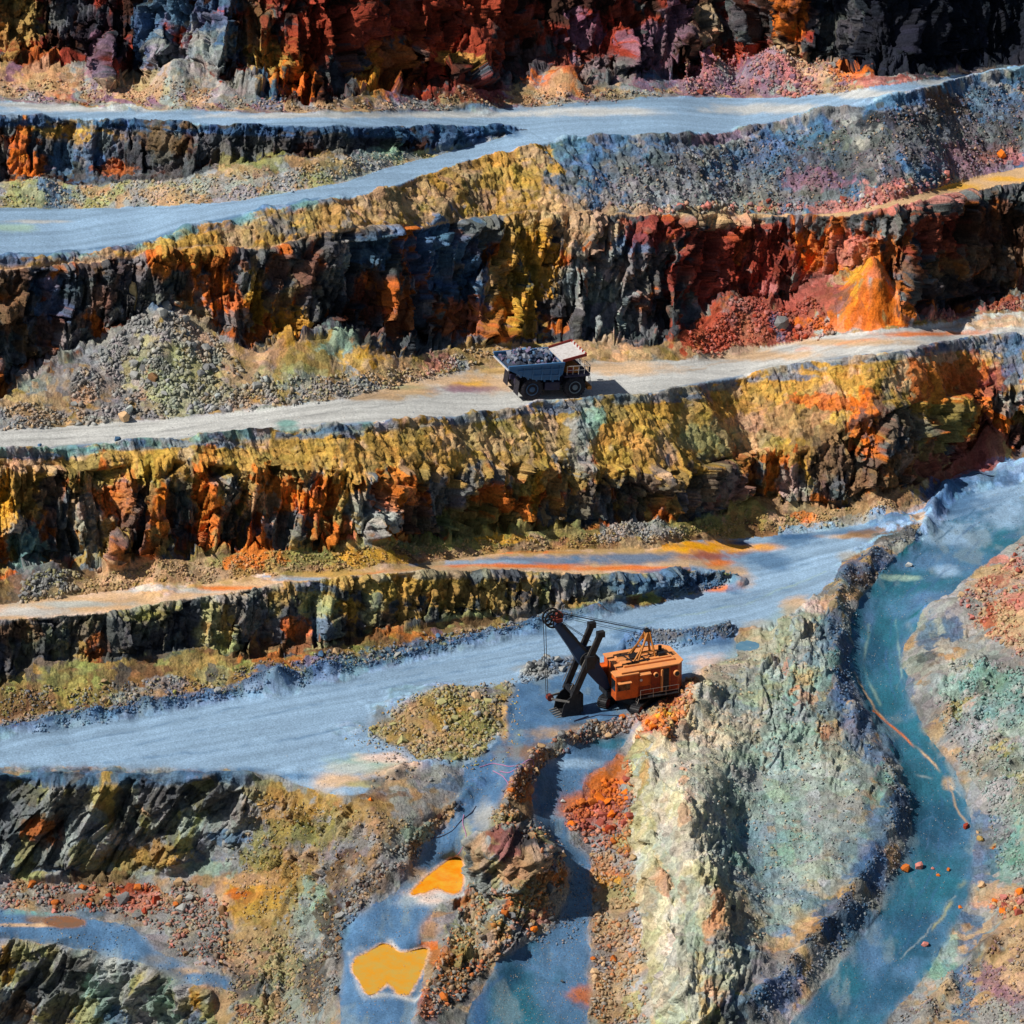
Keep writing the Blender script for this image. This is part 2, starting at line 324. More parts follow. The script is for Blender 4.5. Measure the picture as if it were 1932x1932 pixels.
wob = 9 * perlin(U / 50, V / 50, U * 0, 2) + 6.0 * perlin(U / 22, V / 22, U * 0, 3) + 2.0 * perlin(U / 7, V / 7, U * 0, 4)
UW = U + wob; VW = V + np.where(V > 1240, 6 * perlin(U / 45, V / 45, U * 0 + 1.5, 8), 0) + 3.0 * perlin(U / 18, V / 18, U * 0 + 5.5, 5) + 1.5 * perlin(U / 6, V / 6, U * 0 + 5.5, 6)
low = KID < 0
def pm(p, soft=2):
    return inpoly(UW, VW, p)
zone = np.full(U.shape, 'slope', dtype='U5')
zone[low] = 'slope'
for nm, p in (('cliff', CL1), ('cliff', CL2), ('cliff', OUTC), ('cliff', RIDGE), ('cliff', RIBS), ('cliff', BANK), ('main', MAIN), ('trk1', TRK1), ('trk2', TRK2), ('ramp', RAMP), ('bench', BENCH)):
    zone[low & pm(p)] = nm
zone[low & pm(MOUND)] = 'mound'
for j, n in enumerate(names):
    zone[KID == j] = n
flat = np.isin(zone, ['main', 'trk1', 'trk2', 'ramp', 'bench', 'r1', 'r2', 'r3', 'b4', 'ld']).astype(np.float32)
clif = np.isin(zone, ['cliff', 'k0', 'k1', 'k2', 'k3', 'k4', 'top']).astype(np.float32)
soft = np.isin(zone, ['s2', 's3']).astype(np.float32)

# heaps, berms and cones: u, v, half width, half height, rise in metres
UP = np.zeros(U.shape, np.float32)
HEAPS = []
def bump(u, v, ru, rv, h, p=1.0):
    HEAPS.append((u, v, ru, rv, h * 0.75, p))
def berm(c, h, w, u0, u1_, seed, lift=0.0, gap=0.15):
    """a low ridge of dumped rock along an edge"""
    global UP
    n = perlin(U / 60, V / 30, U * 0 + seed, seed) + 0.45 * perlin(U / 24, V / 12, U * 0 + seed, seed + 1)
    amp = h * np.clip(0.55 + 1.1 * n, gap, 1.6) * sm(u0 - 20, u0 + 20, U) * (1 - sm(u1_ - 20, u1_ + 20, U))
    q = (V - c(U) + lift) / (w * 1.1)
    UP = UP + 0.8 * amp * np.exp(-q * q)
berm(R3b, 0.75, 5, -300, 2200, 21, -1)
berm(CR2, 0.9, 6, -300, 640, 22, 4)
berm(CR2, 0.5, 4, 600, 1040, 23, 0)
berm(R1b, 0.55, 4, -300, 960, 24, 0)
berm(R1b, 1.1, 6, 1040, 2200, 25, -1)
berm(B4b, 0.3, 3, -300, 1200, 26, 0)
berm(B4b, 1.0, 8, 1240, 1400, 27, -6)
berm(R5t, 1.6, 9, -300, 1150, 28, 3, 0.45)
berm(C(-300,1466, 0,1466, 440,1468, 520,1474), 0.8, 7, -300, 480, 29, 0)
berm(C(1150,1250, 1180,1210, 1300,1200, 1400,1188), 1.5, 11, 1170, 1385, 30, 0, 0.6)
berm(R1t, 0.35, 4, -300, 2200, 31, 2)
berm(R3t, 0.35, 4, 200, 2200, 32, 2)
berm(C(980,1268, 1080,1250, 1140,1240), 1.0, 9, 985, 1110, 33, 0, .5)
# berm between the shovel pad and the lower track
def ridge_line(pts, h, w, seed):
    pts = np.array(pts, float); best = np.full(U.shape, 1e9)
    m = (U > pts[:, 0].min() - 60) & (U < pts[:, 0].max() + 60) & (V > pts[:, 1].min() - 60) & (V < pts[:, 1].max() + 60)
    uu_, vv_ = U[m], V[m]; b = np.full(uu_.shape, 1e9)
    for (x1, y1), (x2, y2) in zip(pts[:-1], pts[1:]):
        L = (x2 - x1) ** 2 + (y2 - y1) ** 2
        t = np.clip(((uu_ - x1) * (x2 - x1) + (vv_ - y1) * (y2 - y1)) / L, 0, 1)
        b = np.minimum(b, np.hypot(uu_ - x1 - t * (x2 - x1), vv_ - y1 - t * (y2 - y1)))
    n = 0.8 + 0.9 * perlin(uu_ / 30, vv_ / 30, uu_ * 0 + seed, seed)
    UP[m] += 0.75 * h * np.clip(n, 0.3, 1.5) * np.exp(-(b / w) ** 2)
ridge_line(P2('1200 1372 1150 1372 1090 1388 1015 1425 975 1470 950 1530'), 1.3, 11, 41)
ridge_line(P2('1730 1000 1650 1045 1590 1100 1580 1180 1575 1270 1610 1350 1665 1430 1690 1510 1680 1590 1620 1680 1540 1780 1450 1880 1380 1950'), 1.3, 25, 42)
ridge_line(P2('1930 890 1850 905 1790 930 1750 985'), 1.8, 16, 43)
ridge_line(P2('1932 1740 1860 1800 1800 1850 1740 1932'), 1.5, 14, 44)
ridge_line(P2('900 1480 870 1520 800 1580 760 1640 700 1700 650 1740 630 1800 620 1900'), 1.1, 14, 45)
ridge_line(P2('840 1760 850 1800 810 1860 790 1932'), 1.0, 12, 46)
ridge_line(P2('1335 1320 1270 1365 1228 1410 1212 1480 1220 1560 1240 1650 1260 1780 1290 1932'), 1.5, 26, 47)
ridge_line(P2('735 1465 790 1445 860 1440'), 0.9, 8, 48)
for a in ((300,690,130,120,3.2,1.2), (150,745,70,60,1.6), (640,655,32,50,2.2), (560,690,80,60,1.5), (1400,620,110,62,3.4,1.0), (1290,655,60,40,1.2), (1640,560,90,110,7.0,1.1), (1530,600,60,50,2.2),
          (1420,965,60,34,2.4), (1640,950,60,34,1.6), (1680,985,56,20,1.5,0.8), (1862,850,56,90,5.5,1.1), (1175,1008,50,24,1.3), (1240,1004,40,22,1.3), (90,1095,60,40,1.6), (300,1085,110,30,1.2),
          (85,362,45,34,2.2), (250,372,60,30,1.2), (830,1370,130,70,2.0), (660,1390,60,20,0.5), (860,170,80,50,2.6), (1070,165,60,60,3.2), (330,165,60,70,2.8), (560,190,50,40,1.4),
          (1350,150,60,60,2.8), (1440,150,70,70,4.4), (1560,140,50,30,1.8), (510,1285,70,26,1.7), (620,1262,60,20,1.2), (1318,1325,34,30,1.3), (1480,150,60,40,1.5), (230,205,50,30,1.1),
          (700,1010,90,40,1.4), (480,1060,120,36,1.2), (1560,560,60,60,2.4), (1850,600,120,26,1.2), (620,1320,60,30,0.0), (1500,1240,60,90,1.6), (1800,1200,80,90,2.0)):
    bump(*a)
# tall headlands of the upper wall, standing forward; the wall between them lies back
def lobe(u, w, e=1.0): return np.exp(-np.abs((U + 0.10 * (V - 60) - u) / w) ** 2)
back = np.zeros(U.shape, np.float32)
topw = (1 - sm(60, 150, V))
# ------------------------------------------------------------------ keep every column readable: never steeper than vertical
rx, ry, rz = rays(U, V)
hd = (Z - CAM[2]) / rz * np.hypot(rx, ry)
for k in range(NR - 2, -1, -1):          # from the near side to the far side
    hd[k] = np.maximum(hd[k], hd[k + 1] + 0.004 * STEP)
tt = hd / np.hypot(rx, ry)
Z = CAM[2] + rz * tt
Z[:, :] = blur(Z, 1, 0, 2)
tt = (Z - CAM[2]) / rz
X = CAM[0] + rx * tt; Y = CAM[1] + ry * tt
# heaps and cones stand on the ground: rise measured straight up
for (u, v, ru, rv, h, p) in HEAPS:
    vb = min(v + rv * 0.9, v - rv * 0.8 + 16 * h)
    j = int(np.clip(np.searchsorted(vv, vb), 0, NR - 1)); i = int(np.clip(np.searchsorted(uu, u), 0, NC - 1))
    cx_, cy_ = X[j, i], Y[j, i]
    dx = X - cx_; dy = Y - cy_
    Rm = ru / 17.6
    wbl = 1 + 0.3 * perlin(dx / 3 + u, dy / 3, dx * 0, 9)
    r = np.sqrt(dx * dx + (dy / 0.9) ** 2) / Rm * wbl
    r = np.sqrt(r * r + 0.01)
    UP = UP + (h * np.clip(1 - r, 0, 1) ** p).astype(np.float32)
BASE = (X.copy(), Y.copy(), Z.copy())
Z = Z + UP

# normals of the broad shape
def grads(a):
    return np.gradient(a, axis=1), np.gradient(a, axis=0)
def normals(X, Y, Z, r=0):
    xu, xv = grads(X); yu, yv = grads(Y); zu, zv = grads(Z)
    nx = yu * zv - zu * yv; ny = zu * xv - xu * zv; nz = xu * yv - yu * xv
    s = -np.sign(nz + 1e-9 * 0) if False else 1
    L = np.sqrt(nx * nx + ny * ny + nz * nz) + 1e-9
    nx, ny, nz = nx / L, ny / L, nz / L
    # rows run towards the camera: make them face the camera
    d = nx * rx + ny * ry + nz * rz
    f = np.where(d > 0, -1.0, 1.0)
    nx, ny, nz = nx * f, ny * f, nz * f
    if r:
        nx, ny, nz = (blur(blur(a, r, 0), r, 1) for a in (nx, ny, nz))
        L = np.sqrt(nx * nx + ny * ny + nz * nz) + 1e-9; nx, ny, nz = nx / L, ny / L, nz / L
    return nx, ny, nz
rr_ = max(2, int(5 / STEP))
nx, ny, nz = normals(X, Y, Z, rr_)
wr_ = max(3, int(26 / STEP))
wx_, wy_ = blur(blur(nx, wr_, 0), wr_, 1), blur(blur(ny, wr_, 0), wr_, 1)
X32 = None
bw = max(1, int(2.5 / STEP))
cw = blur(blur(clif, bw, 0), bw, 1); fw = blur(blur(flat, bw, 0), bw, 1); sw_ = blur(blur(soft, bw, 0), bw, 1)
fw = np.clip(fw, 0, 1); cw = np.clip(cw, 0, 1)
fw = fw * (1 - sm(0.08, 0.25, UP) * 0.95)
tw = np.clip(1 - cw - fw - sw_, 0, 1)
edge = cw * 1.0
X32, Y32, Z32 = (a.astype(np.float32) for a in (X, Y, Z))

# leaning of the rock structure: + leans to the right going up
lean = np.where(low, 0.55, 0.12) + np.where((KID == 4) | (KID == 5), -0.05, 0) + np.where(KID >= 15, -0.15, 0)
lean = blur(lean, 6, 0)
XL = (X32 - lean * Z32).astype(np.float32)
# cliffs: buttresses, columns, broken blocks
cd = np.zeros(U.shape, np.float32)
m = cw > 0.01
big = (1 / np.where(low & (U < 1100), 1.45, 1.0)).astype(np.float32)[m]
x, y, z = XL[m] * big, (Y32 * np.where(low, 0.4, 0.22).astype(np.float32))[m] * big, Z32[m] * big
f0_, e0_, r0_, fa0 = cells(x / 3.6, y / 3.6, z / 8.5, 49, True)
wq = 0.5 * perlin(x / 6, y / 6, z / 9, 61)
b1 = fbm(x / 8.0 + wq * .3, y / 9.0, z / 50.0, 3, 51, 0.5, True)
b2 = fbm(x / 3.4 + wq, y / 3.4, z / 11.0, 3, 52, 0.55, True)
f1, e1, r1_, fa1 = cells(x / 1.9 + wq, y / 1.9, z / 4.2, 53, True)
f2, e2, r2_, fa2 = cells(x / 0.75 + wq * .5, y / 0.75, z / 1.3, 54, True)
f3, e3, r3_, fa3 = cells(x / 0.34, y / 0.34, z / 0.45, 55, True)
hgt = np.full(U.shape, 0.75, np.float32)
hgt[np.isin(zone, ['k0', 'top'])] = 1.5; hgt[zone == 'k3'] = 1.45; hgt[zone == 'k2'] = 1.2; hgt[zone == 'k4'] = 0.8; hgt[zone == 'k1'] = 0.55; hgt[zone == 'cliff'] = 1.05; hgt[(zone == 'cliff') & (U > 1150)] = 0.62
hgt = blur(blur(hgt, 4, 0), 4, 1)[m]
f4, e4, r4_, fa4 = cells(x / 1.1 + wq * .6, y / 1.1, z / 2.3, 50, True)
cdm = 0.92 * hgt * (1.2 * (b1 - 0.4) + 0.6 * (b2 - 0.35) + 2.0 * fa0) + hgt * 1.45 * fa1 + hgt * 0.8 * fa4 + 0.50 * fa2 + 0.24 * fa3
cd[m] = cdm
cd = cd * cw
# loose rock: lumps
td = np.zeros(U.shape, np.float32)
m = (tw > 0.01)
x, y, z = X32[m], Y32[m], Z32[m]
f1, e1, q1 = cells(x / 0.8, y / 0.8, z / 0.8, 56)
f2, e2, q2 = cells(x / 0.38, y / 0.38, z / 0.38, 57)
rough = sm(-0.15, 0.35, fbm(x / 7, y / 7, z / 7, 2, 58))
td[m] = 0.26 * rough * (0.6 - f1) * (0.3 + q1[..., 4]) + 0.10 * (0.4 + rough) * (0.55 - f2) + 0.6 * fbm(x / 3.0, y / 3.0, z / 3, 4, 59)
# craggy parts of the open slopes: slabs leaning with the beds
CRAG = np.zeros(U.shape, np.float32)
for pl in (P2('1250 1240 1500 1100 1600 1120 1600 1330 1660 1480 1600 1540 1520 1420 1400 1500 1330 1420 1240 1420'), P2('1300 1480 1420 1500 1440 1600 1380 1700 1480 1800 1400 1900 1240 1932 1220 1700'), P2('440 1490 700 1520 640 1620 520 1640 420 1600'), P2('1780 1180 1932 1180 1932 1480 1820 1460 1760 1300'), P2('540 1640 660 1600 600 1800 560 1932 480 1932'), P2('870 1540 1000 1530 1060 1620 1000 1780 860 1850 850 1650')):
    CRAG = np.maximum(CRAG, inpoly(UW, VW, pl).astype(np.float32))
cb_ = max(1, int(9 / STEP)); CRAG = blur(blur(CRAG, cb_, 0), cb_, 1)
CRAG = CRAG * sm(-0.25, 0.15, perlin(U / 40, V / 60, U * 0, 77)) * np.where(U > 1180, 0.38, 1.0)
xc, yc = (X32 - 0.5 * Z32 - 0.12 * Y32)[m], (Y32 * 0.45)[m]
g1, _, _, ga = cells(xc / 1.0, yc / 1.2, z / 1.6, 78, True)
g2, _, _, gb = cells(xc / 0.45, yc / 0.6, z / 0.7, 79, True)
td[m] += CRAG[m] * (0.85 * ga + 0.38 * gb)
td *= tw
# soft crest slopes: gullies running down the fall line
sd = np.zeros(U.shape, np.float32)
m = sw_ > 0.01
x, y, z = X32[m] + 0.42 * Z32[m], Y32[m], Z32[m]
rt_ = ((KID == 10) * sm(980, 1150, U + 60 * perlin(U / 40, V / 40, U * 0 + 3, 28)))[m]
f2, e2, q2, fa2 = cells(x / 0.7, y / 0.7, z / 0.9, 60, True)
gl = fbm(x / 0.9, y * 0 + 3, z / 9, 3, 62, 0.6, True)
lump = fbm(x / 2.2, y / 2.2, z / 4, 4, 63)
bb = fbm(x / 7.0, y / 9.0, z / 20.0, 2, 51, 0.5, True)
sd[m] = (0.22 - 0.12 * rt_) * gl + 0.7 * lump + 0.26 * fa2 + (1.3 - .6 * rt_) * (bb - .4)
sd *= sw_
# worn ground: slight unevenness
m = fw > 0.01
fd = np.zeros(U.shape, np.float32)
fd[m] = 0.10 * fbm(X32[m] / 5, Y32[m] / 5, Z32[m] / 5, 3, 64) + 0.035 * fbm(X32[m] / 0.7, Y32[m] / 0.7, Z32[m], 3, 65)
# wheel ruts along the roads
rut = perlin(X32[m] / 30, (Y32[m] - 0.42 * X32[m]) / 1.0, Z32[m] * 0, 66)
fd[m] += 0.03 * rut
fd *= fw
D = cd + td + sd
ax = nx; ay = ny; az = nz
# cliffs move mostly sideways, out of the wall
hx, hy = np.where(low, nx, wx_), np.where(low, ny, wy_)
hl = np.sqrt(hx * hx + hy * hy) + 1e-6
cx = 0.85 * hx / hl; cy = 0.85 * hy / hl
st_ = sm(0.25, 0.65, 1 - np.abs(nz))            # steep faces move sideways, gentle ones along their normal
cd = cd * (0.45 + 0.55 * st_)
kx = cx * st_ + nx * (1 - st_); ky = cy * st_ + ny * (1 - st_); kz = 0.22 * st_ + nz * (1 - st_)
X = X + cd * kx + (td + sd) * nx
Y = Y + cd * ky + (td + sd) * ny
Z = Z + cd * kz + (td + sd) * nz + fd
# ------------------------------------------------------------------ colours of the ground: mineral zones, and wall shade painted in as dark rock
PAL = dict(V=(208,200,168), Z=(238,160,20), Y=(196,154,76), y=(172,142,84), O=(232,120,36), o=(190,104,44), A=(222,166,56), B=(136,164,190), b=(80,114,148), d=(58,94,134), G=(158,158,154), g=(122,122,122), k=(84,86,88), T=(204,168,128), t=(182,150,112),
           R=(172,72,48), r=(150,60,44), P=(204,128,116), M=(142,108,124), c=(150,176,160), e=(112,158,150), W=(192,192,188), w=(172,178,174), L=(170,164,112), l=(150,146,84), E=(40,98,116), D=(38,80,106), n=(128,96,66), N=(66,42,34), x=(34,38,48), z=(158,82,68), p=(226,196,180))  # x and N are darkened to paint shade into the right-hand walls
PL = {k: lin(v) for k, v in PAL.items()}
STR = {'t4': 'ynl', 'k4': 'kLy', 'b4': 'TTp', 't3': 'tyn', 'k3': 'yog', 's3': 'YyT', 'r3': 'WWW', 't2': 'tGy', 'k2': 'kog', 'ld': 'TtT', 's2': 'gbG', 's2l': 'tyY', 'r2': 'BBB', 't1': 'GLt', 'k1': 'kNg', 'r1': 'BBB', 't0': 'tGM', 'k0': 'Nrk', 'top': 'kNk',
       'slope': 'GtG', 'cliff': 'wLG', 'ridge': 'VLw', 'main': 'BBB', 'trk1': 'bbd', 'trk2': 'bbE', 'ramp': 'Ebb', 'bench': 'bbd', 'k0sh': 'xxx', 'mound': 'LyG'}
BX, BY, BZ = (a.astype(np.float32) for a in BASE)
XL0 = BX - 0.1 * BZ
n1 = fbm(XL / 4.5, BY / 4.5, BZ / 9, 3, 71); n2 = fbm(XL / 3.0 + 40, BY / 3.0, BZ / 6, 3, 72)
w1 = (sm(-0.02, 0.16, n1) * (1 - fw) + fw * sm(-0.5, 0.6, n1))[..., None]; w2 = (sm(0.06, 0.22, n2) * (1 - fw) + fw * 0.7 * sm(-0.2, 0.7, n2))[..., None]
CO = np.zeros(U.shape + (3,), np.float32)
tong = 130 * fbm(U / 60 + V / 400, V / 300, U * 0 + 9, 4, 16, 0.65) + 24 * perlin(U / 10, V / 40, U * 0, 17)
zc = zone.copy()
k3s3 = np.isin(zone, ['k3', 's3']); zc[k3s3] = np.where(V < M3(U) + tong, 's3', 'k3')[k3s3]
zc[(zone == 's2') & (U < 1050 + 0.3 * tong + 0.25 * (V - 330) + 75 * perlin(V / 30, U / 60, U * 0 + 2, 24) + 22 * perlin(V / 9, U / 20, U * 0 + 2, 25))] = 's2l'
mixn = fbm(XL0 / 2.2, BZ / 7.0, BY * 0 + 3, 4, 26, 0.6) - 0.0035 * (V - M3(U) - 20)
zc[(zone == 'k3') & (mixn > 0.02)] = 's3'
zc[(zone == 'cliff') & (U > 1170) & (U < 1420) & (V > 1330)] = 'ridge'
zc[(zone == 'b4') & (U > 1300 + 0.6 * tong)] = 'main'
zc[(zone == 't3') & (V > B4t(U) - 16) & (U > 1480 + .3 * tong)] = 'main'
zc[np.isin(zone, ['k0', 'top']) & (U > 1528 + .12 * tong)] = 'k0sh'  # right end of the top wall painted near black for its shade
for k, s in STR.items():
    m = zc == k
    a, b, c = PL[s[0]], PL[s[1]], PL[s[2]]
    q = a * (1 - w1[m]) + b * w1[m]
    CO[m] = q * (1 - w2[m]) + c * w2[m]
nb = 0.9 * fbm(BX / 3.2, BY / 3.2, BZ / 3.2, 3, 73) + 0.35 * fbm(BX / 0.8, BY / 0.8, BZ / 0.8, 2, 74)
